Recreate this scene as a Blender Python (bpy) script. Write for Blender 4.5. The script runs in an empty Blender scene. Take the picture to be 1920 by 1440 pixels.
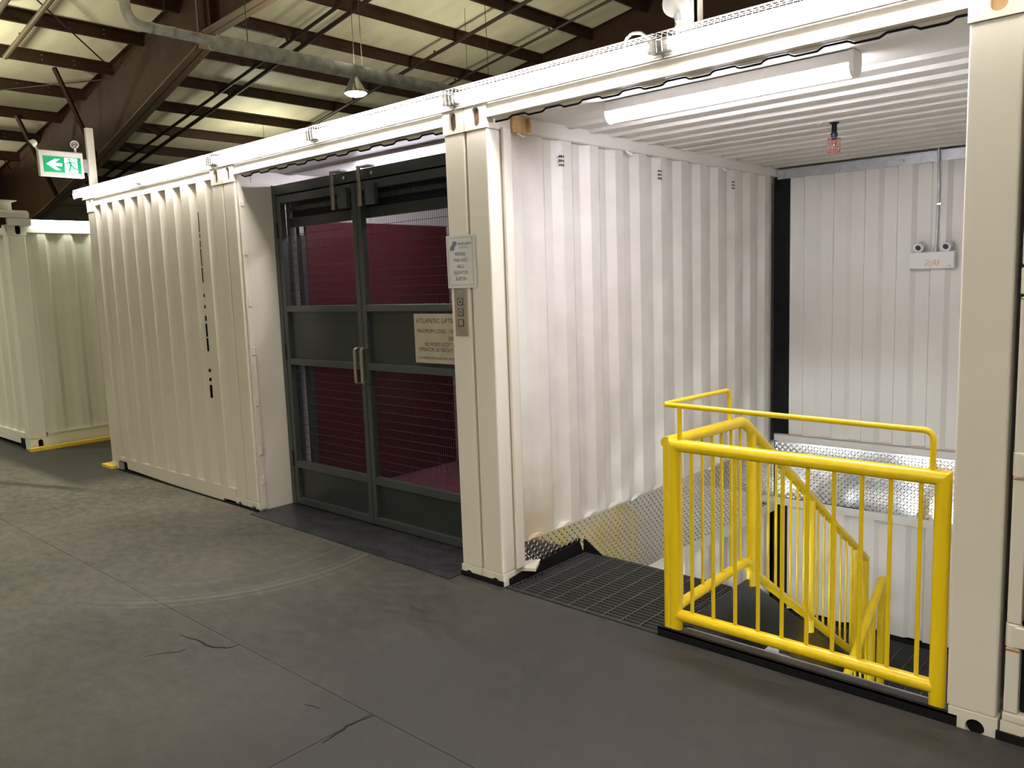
import bpy, bmesh, math, random
from mathutils import Vector, Matrix
random.seed(7)
C = bpy.context.scene.collection
S = bpy.context.scene
PI = math.pi

# ------------------------------------------------------------ camera, world, exposure
cam_d = bpy.data.cameras.new('camera'); cam = bpy.data.objects.new('camera', cam_d); C.objects.link(cam)
S.camera = cam
YAW, PIT, ROL, FPX = -0.7353599, -0.1247920, -0.0352525, 1507.954
cam.location = (7.85242, -2.99146, 1.59958)
f = Vector((math.sin(YAW)*math.cos(PIT), math.cos(YAW)*math.cos(PIT), math.sin(PIT)))
r = Vector((math.cos(YAW), -math.sin(YAW), 0)); u = r.cross(f)
r2 = r*math.cos(ROL) + u*math.sin(ROL); u2 = -r*math.sin(ROL) + u*math.cos(ROL)
cam.rotation_euler = Matrix((r2, u2, -f)).transposed().to_euler()
cam_d.sensor_fit = 'HORIZONTAL'; cam_d.sensor_width = 36.0; cam_d.lens = 36.0*FPX/1920
cam_d.clip_start = 0.05; cam_d.clip_end = 200

w = bpy.data.worlds.new('world'); S.world = w; w.use_nodes = True
w.node_tree.nodes['Background'].inputs[0].default_value = (0.9, 0.92, 0.8, 1)
w.node_tree.nodes['Background'].inputs[1].default_value = 0.0
S.view_settings.view_transform = 'Standard'; S.view_settings.look = 'None'
S.view_settings.gamma = 1; S.view_settings.use_curve_mapping = False
S.view_settings.exposure = 0.0

TUBE = 60.0        # strip tubes on the container tops
ROOMTUBE = 80.0    # tube light in the stairwell
LAMP = 240.0      # each high bay lamp, downward beam (W)

# ------------------------------------------------------------ materials
def nodes(name):
    m = bpy.data.materials.new(name); m.use_nodes = True
    return m, m.node_tree, m.node_tree.nodes['Principled BSDF']
def mat(name, col, rough=.5, metal=0., spec=.5, var=.0, vscale=3., bump=0., bscale=40., coat=0.):
    m, nt, b = nodes(name)
    b.inputs['Roughness'].default_value = rough; b.inputs['Metallic'].default_value = metal
    b.inputs['Specular IOR Level'].default_value = spec; b.inputs['Coat Weight'].default_value = coat
    b.inputs['Base Color'].default_value = (*col, 1)
    geo = nt.nodes.new('ShaderNodeNewGeometry')
    if var:
        n = nt.nodes.new('ShaderNodeTexNoise'); n.inputs['Scale'].default_value = vscale; n.inputs['Detail'].default_value = 6
        nt.links.new(geo.outputs['Position'], n.inputs['Vector'])
        cr = nt.nodes.new('ShaderNodeValToRGB')
        cr.color_ramp.elements[0].position = .3; cr.color_ramp.elements[1].position = .7
        cr.color_ramp.elements[0].color = (*[c*(1-var) for c in col], 1); cr.color_ramp.elements[1].color = (*[min(1, c*(1+var)) for c in col], 1)
        nt.links.new(n.outputs['Fac'], cr.inputs[0]); nt.links.new(cr.outputs[0], b.inputs['Base Color'])
    if bump:
        n2 = nt.nodes.new('ShaderNodeTexNoise'); n2.inputs['Scale'].default_value = bscale; n2.inputs['Detail'].default_value = 4
        nt.links.new(geo.outputs['Position'], n2.inputs['Vector'])
        bp = nt.nodes.new('ShaderNodeBump'); bp.inputs['Strength'].default_value = bump; bp.inputs['Distance'].default_value = .01
        nt.links.new(n2.outputs['Fac'], bp.inputs['Height']); nt.links.new(bp.outputs[0], b.inputs['Normal'])
    return m
def emit(name, col, strength):
    m, nt, b = nodes(name)
    b.inputs['Base Color'].default_value = (.8, .8, .8, 1)
    b.inputs['Emission Color'].default_value = (*col, 1); b.inputs['Emission Strength'].default_value = strength
    return m

WHITE = mat('container_white', (.71, .66, .575), .38, var=.03, vscale=1.3, bump=.05, bscale=9)
WHITEIN = mat('container_white_inside', (.77, .745, .69), .42, var=.04, vscale=1.7, bump=.06, bscale=7)
GREYW = mat('container_grey_white', (.74, .74, .63), .45, var=.04, vscale=1.5, bump=.05, bscale=8)
YEL = mat('yellow_paint', (.85, .60, .006), .28, spec=.5, var=.03, vscale=6, bump=.03, bscale=60, coat=.2)
YWOOD = mat('yellow_painted_wood', (.80, .56, .06), .6, var=.1, vscale=12)
BLACK = mat('black_paint', (.006, .006, .007), .65, spec=.2, var=.3, vscale=9)
BLACKG = mat('black_gloss_steel', (.024, .027, .028), .22, var=.3, vscale=5, bump=.1, bscale=12)
CHAN = mat('dull_steel_channel', (.05, .048, .045), .45, var=.5, vscale=14)
GRATE = mat('grating_steel', (.075, .075, .075), .45, metal=.2)
DOOR = mat('door_grey_green', (.040, .048, .044), .33, var=.06, vscale=4, coat=.15)
DOORP = mat('door_panel_dark', (.022, .027, .025), .3, var=.15, vscale=3)
MESHW = mat('mesh_wire', (.03, .03, .032), .4)
RED = mat('cabin_red', (.075, .011, .016), .30, var=.05, vscale=2, coat=.8)
REDF = mat('cabin_floor_red', (.18, .055, .075), .5, var=.25, vscale=40)
CHROME = mat('brushed_steel', (.55, .53, .48), .28, metal=1)
GALV = mat('galvanised_steel', (.50, .51, .53), .38, metal=.55, var=.12, vscale=25)
GALVD = mat('galvanised_dull', (.58, .58, .56), .45, metal=.15, var=.35, vscale=6)
BROWN = mat('brown_primer_steel', (.042, .021, .011), .6, spec=.2, var=.2, vscale=2.5)
BROWN2 = mat('brown_primer_flange', (.17, .115, .068), .6, var=.15, vscale=2)
PIPE = mat('dark_pipe', (.035, .018, .012), .5)
PLASTIC = mat('white_plastic', (.78, .77, .74), .35)
PAPER = mat('laminated_paper', (.62, .62, .60), .25, coat=.5)
INK = mat('black_ink', (.02, .02, .02), .5)
NAVY = mat('blue_ink', (.05, .09, .22), .5)
ORANGE = mat('orange_print', (.55, .10, .03), .5)
LEMON = mat('yellow_print', (.75, .62, .08), .5)
BRASSP = mat('plaque_metal', (.42, .38, .29), .35, metal=.35, var=.06, vscale=8)
STEELP = mat('button_panel_steel', (.40, .37, .30), .35, metal=.6)
SIGNG = emit('exit_green', (.0, .33, .13), .55); SIGNG.node_tree.nodes['Principled BSDF'].inputs['Base Color'].default_value = (.0, .25, .1, 1)
SIGNW = emit('exit_white', (.62, .80, .9), .8)
WOOD = mat('raw_wood', (.55, .36, .16), .65, var=.2, vscale=20)
REDW = mat('red_wire', (.45, .05, .03), .4)
DARKG = mat('dark_grey_plastic', (.03, .035, .045), .4)
REFL = mat('reflector', (.6, .6, .6), .12, metal=.9)
TUBEM = emit('tube_glow', (1.0, .94, .88), TUBE)
TUBEF = emit('tube_glow_far', (1.0, 1.0, .86), 22.0)
ROOMM = emit('room_tube_glow', (.95, .90, 1.0), ROOMTUBE)
CABM = emit('cabin_tube_glow', (.94, .88, 1.0), 68.0)
PITM = emit('lower_tube_glow', (.86, .93, 1.0), 40.0)
LAMPM = emit('lamp_glow', (.93, 1.0, .80), 45.0)
CAPM = mat('lamp_end_cap', (.55, .52, .48), .4)
RUST = mat('rusty_hinge', (.55, .42, .26), .6, var=.3, vscale=30)

# stained inside wall: rust-yellow dirt near the foot of the front corner
def stain_white():
    m, nt, b = nodes('container_white_stained')
    b.inputs['Roughness'].default_value = .42
    geo = nt.nodes.new('ShaderNodeNewGeometry'); sx = nt.nodes.new('ShaderNodeSeparateXYZ'); nt.links.new(geo.outputs['Position'], sx.inputs[0])
    def mth(op, a, b_, cl=False):
        n = nt.nodes.new('ShaderNodeMath'); n.operation = op; n.use_clamp = cl
        for i, v in enumerate((a, b_)):
            if isinstance(v, (int, float)): n.inputs[i].default_value = v
            else: nt.links.new(v, n.inputs[i])
        return n.outputs[0]
    n = nt.nodes.new('ShaderNodeTexNoise'); n.inputs['Scale'].default_value = 5; n.inputs['Detail'].default_value = 6
    nt.links.new(geo.outputs['Position'], n.inputs['Vector'])
    dy = mth('MULTIPLY', mth('SUBTRACT', sx.outputs[1], .22), 2.6); dz = mth('MULTIPLY', mth('SUBTRACT', sx.outputs[2], .16), 1.9)
    d = mth('SQRT', mth('ADD', mth('MULTIPLY', dy, dy), mth('MULTIPLY', dz, dz)), 0)
    fac = mth('MULTIPLY', mth('SUBTRACT', 1.0, mth('ADD', d, mth('MULTIPLY', mth('SUBTRACT', n.outputs['Fac'], .5), .8))), 1.2, True)
    # thin vertical stain at the front edge
    e = mth('SUBTRACT', 1.0, mth('MULTIPLY', mth('ABSOLUTE', mth('SUBTRACT', sx.outputs[1], .19), 0), 22), True)
    e2 = mth('MULTIPLY', e, .5)
    fac = mth('MULTIPLY', mth('MAXIMUM', fac, e2), .6)
    mix = nt.nodes.new('ShaderNodeMix'); mix.data_type = 'RGBA'
    nt.links.new(fac, mix.inputs[0])
    cr = nt.nodes.new('ShaderNodeValToRGB'); cr.color_ramp.elements[0].position = .35; cr.color_ramp.elements[1].position = .65
    cr.color_ramp.elements[0].color = (.70, .675, .62, 1); cr.color_ramp.elements[1].color = (.77, .745, .69, 1)
    nt.links.new(n.outputs['Fac'], cr.inputs[0]); nt.links.new(cr.outputs[0], mix.inputs[6])
    mix.inputs[7].default_value = (.46, .33, .13, 1)
    nt.links.new(mix.outputs[2], b.inputs['Base Color'])
    return m
STAINW = stain_white()
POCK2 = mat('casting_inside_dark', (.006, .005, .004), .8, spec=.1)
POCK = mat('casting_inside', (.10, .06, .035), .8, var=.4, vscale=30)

def floor_mat():
    m, nt, b = nodes('rubber_matting')
    geo = nt.nodes.new('ShaderNodeNewGeometry'); sx = nt.nodes.new('ShaderNodeSeparateXYZ'); nt.links.new(geo.outputs['Position'], sx.inputs[0])
    def N(scale, det=5, rough=.55, sc=(1, 1, 1)):
        mp = nt.nodes.new('ShaderNodeMapping'); mp.inputs['Scale'].default_value = sc; nt.links.new(geo.outputs['Position'], mp.inputs[0])
        n = nt.nodes.new('ShaderNodeTexNoise'); n.inputs['Scale'].default_value = scale; n.inputs['Detail'].default_value = det; n.inputs['Roughness'].default_value = rough
        nt.links.new(mp.outputs[0], n.inputs['Vector']); return n.outputs['Fac']
    def mth(op, a, b_=0, cl=False):
        n = nt.nodes.new('ShaderNodeMath'); n.operation = op; n.use_clamp = cl
        for i, v in enumerate((a, b_)):
            if isinstance(v, (int, float)): n.inputs[i].default_value = v
            else: nt.links.new(v, n.inputs[i])
        return n.outputs[0]
    big = N(.8, 3); mid = N(10, 9, .7, (1, 1.6, 1)); fine = N(70, 3)
    # dustier floor with painted lamp light towards the left end of the hall
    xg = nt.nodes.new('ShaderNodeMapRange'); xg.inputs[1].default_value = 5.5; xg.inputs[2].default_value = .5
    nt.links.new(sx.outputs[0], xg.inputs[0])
    dust_shade = mth('MULTIPLY', mth('ADD', mth('MULTIPLY', mth('SUBTRACT', mid, .5), 1.5), mth('ADD', .42, mth('MULTIPLY', mth('SUBTRACT', big, .5), .9))), mth('ADD', .09, mth('MULTIPLY', xg.outputs[0], .91)), True)
    # shade painted along the far container and side aisle, plus a diagonal shadow band
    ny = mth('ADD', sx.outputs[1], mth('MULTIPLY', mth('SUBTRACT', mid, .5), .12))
    shade1 = mth('MULTIPLY', mth('MULTIPLY', mth('ADD', ny, .56), 9, True), mth('MULTIPLY', mth('SUBTRACT', .75, sx.outputs[0]), 2.2, True))
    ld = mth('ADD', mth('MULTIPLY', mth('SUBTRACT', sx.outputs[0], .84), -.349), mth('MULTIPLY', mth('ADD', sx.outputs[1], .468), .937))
    shade2 = mth('MULTIPLY', mth('SUBTRACT', 1.0, mth('MULTIPLY', mth('ABSOLUTE', ld), 13), True), mth('MULTIPLY', mth('SUBTRACT', 1.0, sx.outputs[0]), 2.0, True))
    dust_shade = mth('MULTIPLY', dust_shade, mth('SUBTRACT', 1.0, mth('MULTIPLY', mth('MAXIMUM', shade1, shade2), .8)))
    # round scuff arcs
    cx, cy = 2.878, -.429
    dx = mth('SUBTRACT', sx.outputs[0], cx); dy = mth('SUBTRACT', sx.outputs[1], cy)
    rr = mth('SQRT', mth('ADD', mth('MULTIPLY', dx, dx), mth('MULTIPLY', dy, dy)))
    arcs = None
    for R_, wd, st in ((1.172, 34, .5), (1.12, 60, .32), (1.235, 50, .3), (.93, 40, .22)):
        a = mth('MULTIPLY', mth('SUBTRACT', 1.0, mth('MULTIPLY', mth('ABSOLUTE', mth('SUBTRACT', rr, R_)), wd), True), st)
        arcs = a if arcs is None else mth('MAXIMUM', arcs, a)
    arcs = mth('MULTIPLY', arcs, mth('MULTIPLY', mth('SUBTRACT', dx, .35), 2.2, True))
    dust_shade = mth('ADD', dust_shade, mth('MULTIPLY', arcs, .36), True)
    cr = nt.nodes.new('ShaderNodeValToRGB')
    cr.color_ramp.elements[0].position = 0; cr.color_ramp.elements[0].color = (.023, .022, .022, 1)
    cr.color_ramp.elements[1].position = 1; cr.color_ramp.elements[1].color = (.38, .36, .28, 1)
    nt.links.new(dust_shade, cr.inputs[0])
    mx = nt.nodes.new('ShaderNodeMix'); mx.data_type = 'RGBA'; mx.blend_type = 'MULTIPLY'; mx.inputs[0].default_value = .35
    nt.links.new(cr.outputs[0], mx.inputs[6]); nt.links.new(fine, mx.inputs[7])
    nt.links.new(mx.outputs[2], b.inputs['Base Color'])
    rg = mth('ADD', .42, mth('MULTIPLY', mid, .25)); nt.links.new(rg, b.inputs['Roughness'])
    b.inputs['Specular IOR Level'].default_value = .35
    bp = nt.nodes.new('ShaderNodeBump'); bp.inputs['Strength'].default_value = .25; bp.inputs['Distance'].default_value = .004
    nt.links.new(mth('ADD', mid, mth('MULTIPLY', fine, .3)), bp.inputs['Height']); nt.links.new(bp.outputs[0], b.inputs['Normal'])
    return m
FLOOR = floor_mat()
MAT = mat('threshold_rubber', (.022, .022, .026), .42, var=.7, vscale=9, bump=.25, bscale=45)

def tread_mat():
    m, nt, b = nodes('checker_plate')
    b.inputs['Base Color'].default_value = (.74, .73, .70, 1); b.inputs['Metallic'].default_value = 1; b.inputs['Roughness'].default_value = .13
    return m
TREAD = tread_mat()

def roof_mat():
    m, nt, b = nodes('roof_insulation')
    geo = nt.nodes.new('ShaderNodeNewGeometry')
    n = nt.nodes.new('ShaderNodeTexNoise'); n.inputs['Scale'].default_value = 1.2; n.inputs['Detail'].default_value = 7
    mp = nt.nodes.new('ShaderNodeMapping'); mp.inputs['Scale'].default_value = (1, 2.2, 1)
    nt.links.new(geo.outputs['Position'], mp.inputs[0]); nt.links.new(mp.outputs[0], n.inputs['Vector'])
    cr = nt.nodes.new('ShaderNodeValToRGB'); cr.color_ramp.elements[0].position = .3; cr.color_ramp.elements[1].position = .7
    cr.color_ramp.elements[0].color = (.70, .65, .45, 1); cr.color_ramp.elements[1].color = (.86, .80, .58, 1)
    nt.links.new(n.outputs['Fac'], cr.inputs[0]); nt.links.new(cr.outputs[0], b.inputs['Base Color'])
    b.inputs['Roughness'].default_value = .6
    return m
ROOFM = roof_mat()
WALLM = mat('hall_wall_panel', (.42, .40, .33), .6, var=.08, vscale=1)

# ------------------------------------------------------------ mesh helpers (world coordinates)
class MB:
    def __init__(s): s.v = []; s.f = []
    def poly(s, vs, fs):
        o = len(s.v); s.v += [tuple(v) for v in vs]; s.f += [tuple(i+o for i in q) for q in fs]; return s
    def box(s, x0, x1, y0, y1, z0, z1):
        v = [(x, y, z) for x in (x0, x1) for y in (y0, y1) for z in (z0, z1)]
        return s.poly(v, [(0, 1, 3, 2), (4, 6, 7, 5), (0, 4, 5, 1), (2, 3, 7, 6), (0, 2, 6, 4), (1, 5, 7, 3)])
    def prism(s, pts, ax, a, b):
        """closed 2D outline extruded along axis ax; pts are the two other coordinates in order"""
        n = len(pts)
        def P(t, q): 
            l = list(q); l.insert(ax, t); return tuple(l)
        vs = [P(a, q) for q in pts] + [P(b, q) for q in pts]
        fs = [tuple(range(n))[::-1], tuple(range(n, 2*n))] + [(i, (i+1) % n, n+(i+1) % n, n+i) for i in range(n)]
        return s.poly(vs, fs)
    def bar(s, a, b, wd, ht=None, up=(0, 0, 1)):
        """rectangular bar from a to b"""
        a = Vector(a); b = Vector(b); d = (b-a).normalized(); up = Vector(up)
        if abs(d.dot(up)) > .99: up = Vector((1, 0, 0))
        sd = d.cross(up).normalized(); up = sd.cross(d); ht = ht or wd
        vs = [p+sd*i*wd/2+up*j*ht/2 for p in (a, b) for i, j in ((-1, -1), (1, -1), (1, 1), (-1, 1))]
        return s.poly(vs, [(3, 2, 1, 0), (4, 5, 6, 7), (0, 1, 5, 4), (1, 2, 6, 5), (2, 3, 7, 6), (3, 0, 4, 7)])
    def tube(s, pts, rad, n=12, cap=True):
        pts = [Vector(p) for p in pts]; rings = []
        N = len(pts); pu = None
        for i, p in enumerate(pts):
            d = (pts[min(i+1, N-1)]-pts[max(i-1, 0)]).normalized()
            if pu is None:
                up = Vector((0, 0, 1)) if abs(d.z) < .9 else Vector((1, 0, 0)); pu = (up-d*up.dot(d)).normalized()
            else: pu = (pu-d*pu.dot(d)).normalized()
            sd = d.cross(pu); k = 1.0
            if 0 < i < N-1:
                c = (pts[i]-pts[i-1]).normalized().dot((pts[i+1]-pts[i]).normalized()); k = 1
            rr = rad[i] if isinstance(rad, (list, tuple)) else rad
            rings.append([p+(pu*math.cos(t)+sd*math.sin(t))*rr*k for t in [2*PI*j/n for j in range(n)]])
        vs = [v for g in rings for v in g]; fs = []
        for i in range(N-1):
            for j in range(n):
                a = i*n+j; b = i*n+(j+1) % n; fs.append((a, b, b+n, a+n))
        if cap: fs += [tuple(range(n))[::-1], tuple(range((N-1)*n, N*n))]
        return s.poly(vs, fs)
    def mitred(s, a, b, rad, na=None, nb=None, n=20):
        """straight tube whose ends are cut by planes through a and b with normals na, nb"""
        a = Vector(a); b = Vector(b); d = (b-a).normalized(); t = Vector((0, 1, 0)) if abs(d.y) < .9 else Vector((1, 0, 0))
        e1 = d.cross(t).normalized(); e2 = d.cross(e1); vs = []
        for c, N in ((a, na), (b, nb)):
            N = Vector(N) if N else d
            for j in range(n):
                o = (e1*math.cos(2*PI*j/n)+e2*math.sin(2*PI*j/n))*rad
                vs.append(c+o-d*(o.dot(N)/d.dot(N)))
        return s.poly(vs, [(j, (j+1) % n, n+(j+1) % n, n+j) for j in range(n)]+[tuple(range(n))[::-1], tuple(range(n, 2*n))])
    def lathe(s, prof, c, axis=(0, 0, 1), n=20):
        """prof: (radius, height along axis)"""
        ax = Vector(axis).normalized(); t = Vector((1, 0, 0)) if abs(ax.x) < .9 else Vector((0, 1, 0))
        e1 = ax.cross(t).normalized(); e2 = ax.cross(e1); c = Vector(c)
        vs = [c+ax*h+(e1*math.cos(2*PI*j/n)+e2*math.sin(2*PI*j/n))*max(r_, 1e-4) for r_, h in prof for j in range(n)]
        fs = [(i*n+j, i*n+(j+1) % n, (i+1)*n+(j+1) % n, (i+1)*n+j) for i in range(len(prof)-1) for j in range(n)]
        fs += [tuple(range(n))[::-1], tuple(range((len(prof)-1)*n, len(prof)*n))]
        return s.poly(vs, fs)
    def corr(s, ax_len, a, b, ax_run, run, ax_n, base, th):
        """corrugated sheet: run = list of (s, d) profile; extruded a..b along ax_len"""
        front = [(q[0], base+q[1]) for q in run]; back = [(q[0], base+q[1]+th) for q in run]
        n = len(run); vs = []
        for t in (a, b):
            for row in (front, back):
                for q in row:
                    c = [0, 0, 0]; c[ax_len] = t; c[ax_run] = q[0]; c[ax_n] = q[1]; vs.append(tuple(c))
        A0, B0, A1, B1 = 0, n, 2*n, 3*n; fs = []
        for i in range(n-1):
            fs += [(A0+i, A0+i+1, A1+i+1, A1+i), (B0+i+1, B0+i, B1+i, B1+i+1), (A0+i+1, A0+i, B0+i, B0+i+1), (A1+i, A1+i+1, B1+i+1, B1+i)]
        fs += [(A0, A1, B1, B0), (A0+n-1, B0+n-1, B1+n-1, A1+n-1)]
        return s.poly(vs, fs)

def profile(start, end, pitch, crest, slope, depth, phase=0., d0=0.):
    """trapezoid run from start to end; d0 at crest, d0+depth in the recess"""
    out = []; s0 = start-pitch+phase
    rec = pitch-crest-2*slope
    keys = []
    while s0 < end+pitch:
        keys += [(s0, d0), (s0+crest, d0), (s0+crest+slope, d0+depth), (s0+crest+slope+rec, d0+depth)]
        s0 += pitch
    def val(x):
        for (xa, da), (xb, db) in zip(keys, keys[1:]):
            if xa <= x <= xb: return da+(db-da)*(x-xa)/max(1e-9, xb-xa)
        return d0
    out = [(start, val(start))]+[k for k in keys if start+1e-4 < k[0] < end-1e-4]+[(end, val(end))]
    return out

ORG = {}
def link_mesh(name, mb, m, parent=None, bevel=0., smooth=False, seg=2):
    org = ORG.get(parent.name, Vector()) if parent else Vector()
    me = bpy.data.meshes.new(name)
    me.from_pydata([tuple(Vector(v)-org) for v in mb.v], [], mb.f)
    bm = bmesh.new(); bm.from_mesh(me); bmesh.ops.recalc_face_normals(bm, faces=bm.faces); bm.to_mesh(me); bm.free()
    me.materials.append(m)
    o = bpy.data.objects.new(name, me); C.objects.link(o)
    if parent: o.parent = parent
    ORG[o.name] = org
    if smooth:
        for p in me.polygons: p.use_smooth = True
        try:
            me.set_sharp_from_angle(angle=math.radians(40))
        except Exception: pass
    if bevel:
        bv = o.modifiers.new('bevel', 'BEVEL'); bv.width = bevel; bv.segments = seg; bv.limit_method = 'ANGLE'; bv.angle_limit = math.radians(40)
    return o
part = link_mesh
def tag(o, label, cat, group=None, kind=None):
    o['label'] = label; o['category'] = cat
    if group: o['group'] = group
    if kind: o['kind'] = kind
    return o
def thing(name, label, cat, loc, group=None):
    o = bpy.data.objects.new(name, None); C.objects.link(o); o.empty_display_size = .1
    o.location = loc; ORG[o.name] = Vector(loc); return tag(o, label, cat, group)
def one(name, mb, m, label, cat, group=None, kind=None, **k):
    """a thing that is a single mesh, with its origin at its base centre"""
    xs = [v[0] for v in mb.v]; ys = [v[1] for v in mb.v]; zs = [v[2] for v in mb.v]
    org = Vector(((min(xs)+max(xs))/2, (min(ys)+max(ys))/2, min(zs)))
    mb.v = [tuple(Vector(v)-org) for v in mb.v]
    o = link_mesh(name, mb, m, None, **k); o.location = org; ORG[o.name] = org
    return tag(o, label, cat, group, kind)
def struct(name, mb, m, **k):
    o = link_mesh(name, mb, m, None, **k); o['kind'] = 'structure'; return o
def copy_tree(o, dl=None, parent=None):
    c = o.copy(); C.objects.link(c)
    if parent: c.parent = parent
    else: c.location = o.location+Vector(dl)
    for ch in list(o.children): copy_tree(ch, None, c)
    return c
def text(s, name, x, z, y, m, parent, height=None, width=None, prefix=None, align='LEFT', plane='XZ', xoff=.0, space=1.0):
    """flat lettering standing in the XZ plane facing -y; width = width of prefix (or of s)"""
    def mk(t):
        cu = bpy.data.curves.new('lettering', 'FONT'); cu.body = t; cu.size = 1; cu.extrude = 0; cu.space_character = space
        ob = bpy.data.objects.new('lettering', cu); C.objects.link(ob)
        bpy.context.view_layer.update()
        me = bpy.data.meshes.new_from_object(ob.evaluated_get(bpy.context.evaluated_depsgraph_get()))
        C.objects.unlink(ob); bpy.data.objects.remove(ob)
        return me
    me = mk(s); xs = [v.co.x for v in me.vertices]; x0 = min(xs)
    wd = max(xs)-x0
    if prefix:
        mp = mk(prefix); wp = max(v.co.x for v in mp.vertices)-min(v.co.x for v in mp.vertices); bpy.data.meshes.remove(mp)
    else: wp = wd
    sz = height/.70
    sx = width/wp if width else sz
    off = {'LEFT': 0, 'CENTER': -wd*sx/2}[align]
    org = ORG.get(parent.name, Vector())
    for v in me.vertices:
        p = Vector((x+off+(v.co.x-x0)*sx, y, z+v.co.y*sz)); v.co = p-org
    me.materials.append(m)
    o = bpy.data.objects.new(name, me); C.objects.link(o); o.parent = parent; ORG[o.name] = org
    return o

# ================================================================ SETTING
# floor: rubber mats with 3 mm joints and two torn spots, one mesh
fb = MB(); g = .0015; T = .03
def slab(x0, x1, y0, y1): fb.box(x0+g, x1-g, y0+g, y1-g, -T, 0)
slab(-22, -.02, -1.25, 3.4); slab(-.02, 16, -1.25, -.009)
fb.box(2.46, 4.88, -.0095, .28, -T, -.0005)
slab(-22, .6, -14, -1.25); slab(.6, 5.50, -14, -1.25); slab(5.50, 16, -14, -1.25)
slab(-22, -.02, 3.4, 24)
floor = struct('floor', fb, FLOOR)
sub = MB().box(-22, 4.95, -14, 24, -.3, -T-.002).box(7.36, 16, -14, 24, -.3, -T-.002).box(4.95, 7.36, -14, .0, -.3, -T-.002).box(4.95, 7.36, 6.2, 24, -.3, -T-.002)
part('subfloor', sub, BLACK, floor)
def crack(pts, w0):
    m = MB(); n = len(pts); L = []; R = []
    for i, (x, y) in enumerate(pts):
        a = Vector(pts[max(0, i-1)]); b = Vector(pts[min(n-1, i+1)]); d = (b-a).normalized(); nn = Vector((-d.y, d.x))
        wd = w0*(.25+.75*math.sin(PI*min(1, max(0, (i+.35)/n))))
        L.append((x+nn.x*wd, y+nn.y*wd)); R.append((x-nn.x*wd, y-nn.y*wd))
    for i in range(n-1):
        q = [L[i], L[i+1], R[i+1], R[i]]
        m.poly([(a, b, .0008) for a, b in q]+[(a, b, .0001) for a, b in q], [(0, 1, 2, 3), (7, 6, 5, 4), (0, 4, 5, 1), (1, 5, 6, 2), (2, 6, 7, 3), (3, 7, 4, 0)])
    return m
def jag(pts, k=3, a=.006):
    out = []
    for p, q in zip(pts, pts[1:]):
        for i in range(k):
            t = i/k; out.append((p[0]+(q[0]-p[0])*t+random.uniform(-a, a), p[1]+(q[1]-p[1])*t+random.uniform(-a, a)))
    return out+[pts[-1]]
part('crack', crack(jag([(4.213, -1.368), (4.342, -1.349), (4.464, -1.344), (4.523, -1.306), (4.536, -1.252)]), .006), BLACK, floor)
part('crack', crack(jag([(5.523, -1.479), (5.506, -1.392), (5.498, -1.339), (5.516, -1.256)]), .006), BLACK, floor)
part('crack', crack(jag([(4.30, -1.585), (4.372, -1.47), (4.385, -1.43)], 3), .0035), BLACK, floor)
part('crack', crack(jag([(5.24, -1.37), (5.313, -1.351)], 2), .003), BLACK, floor)

RZ = lambda x: 8.08+.165*x
def roofbox(x0, x1, y0, y1, t0, t1):
    """slab following the roof slope; t0,t1 offsets from the underside plane"""
    return [(x0, y0, RZ(x0)+t0), (x1, y0, RZ(x1)+t0), (x1, y1, RZ(x1)+t0), (x0, y1, RZ(x0)+t0), (x0, y0, RZ(x0)+t1), (x1, y0, RZ(x1)+t1), (x1, y1, RZ(x1)+t1), (x0, y1, RZ(x0)+t1)]
BOXF = [(3, 2, 1, 0), (4, 5, 6, 7), (0, 1, 5, 4), (1, 2, 6, 5), (2, 3, 7, 6), (3, 0, 4, 7)]
struct('ceiling', MB().poly(roofbox(-21.5, 15, -13, 23, 0, .15), BOXF), ROOFM)
def wall(name, *b): return struct(name, MB().box(*b), WALLM)
wall('wall_left', -21, -20.8, -13, 23, 0, RZ(-21))
wall('wall_right', 14.5, 14.7, -13, 23, 0, 10.4)
wall('wall_front', -21, 14.7, -13, -12.8, 0, 10.4)
wall('wall_back', -21, 14.7, 22.4, 22.6, 0, 10.4)

# ================================================================ ROOF STEEL
GP = 'brown roof purlins'
ORD = ['first', 'second', 'third', 'fourth', 'fifth', 'sixth', 'seventh', 'eighth', 'ninth', 'tenth', 'eleventh', 'twelfth', 'thirteenth', 'fourteenth', 'fifteenth', 'sixteenth', 'seventeenth', 'eighteenth', 'nineteenth', 'twentieth']
def purlin(x, y0, y1, label):
    z = RZ(x)-.003; d = .215; fl = .07; t = .012
    # Z-section running along y
    pts = [(x-t/2, z-.0), (x+fl, z), (x+fl, z-t), (x+t/2, z-t), (x+t/2, z-d), (x-fl, z-d), (x-fl, z-d+t), (x-t/2, z-d+t)]
    m = MB().prism(pts, 1, y0, y1)
    o = thing('roof_purlin', label, 'purlin', (x, y0, z-d), GP)
    part('beam', m, BROWN, o)
    return o
PX = [-8.43+1.53*k for k in range(-7, 9)]
for bay, (y0, y1, nm) in enumerate(((-3.5, 4.58, 'before the near rafter'), (4.62, 13.18, 'beyond the near rafter'))):
    for k, x in enumerate(PX):
        if bay == 0 and x > -5: continue
        o = purlin(x, y0, y1, 'brown steel roof purlin %s, %s up from the eave' % (nm, ORD[k]))
        # bright bolt pairs near the rafter lap
        for j, yy in enumerate([y1-.75, y1-1.35] if bay == 0 else [y0+.55, y0+1.25]):
            b = MB()
            for dz in (-.06, -.15): part('bolt', MB().lathe([(.008, 0), (.008, .012)], (x+.006, yy, RZ(x)+dz), (1, 0, 0), 8), GALV, o)
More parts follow.
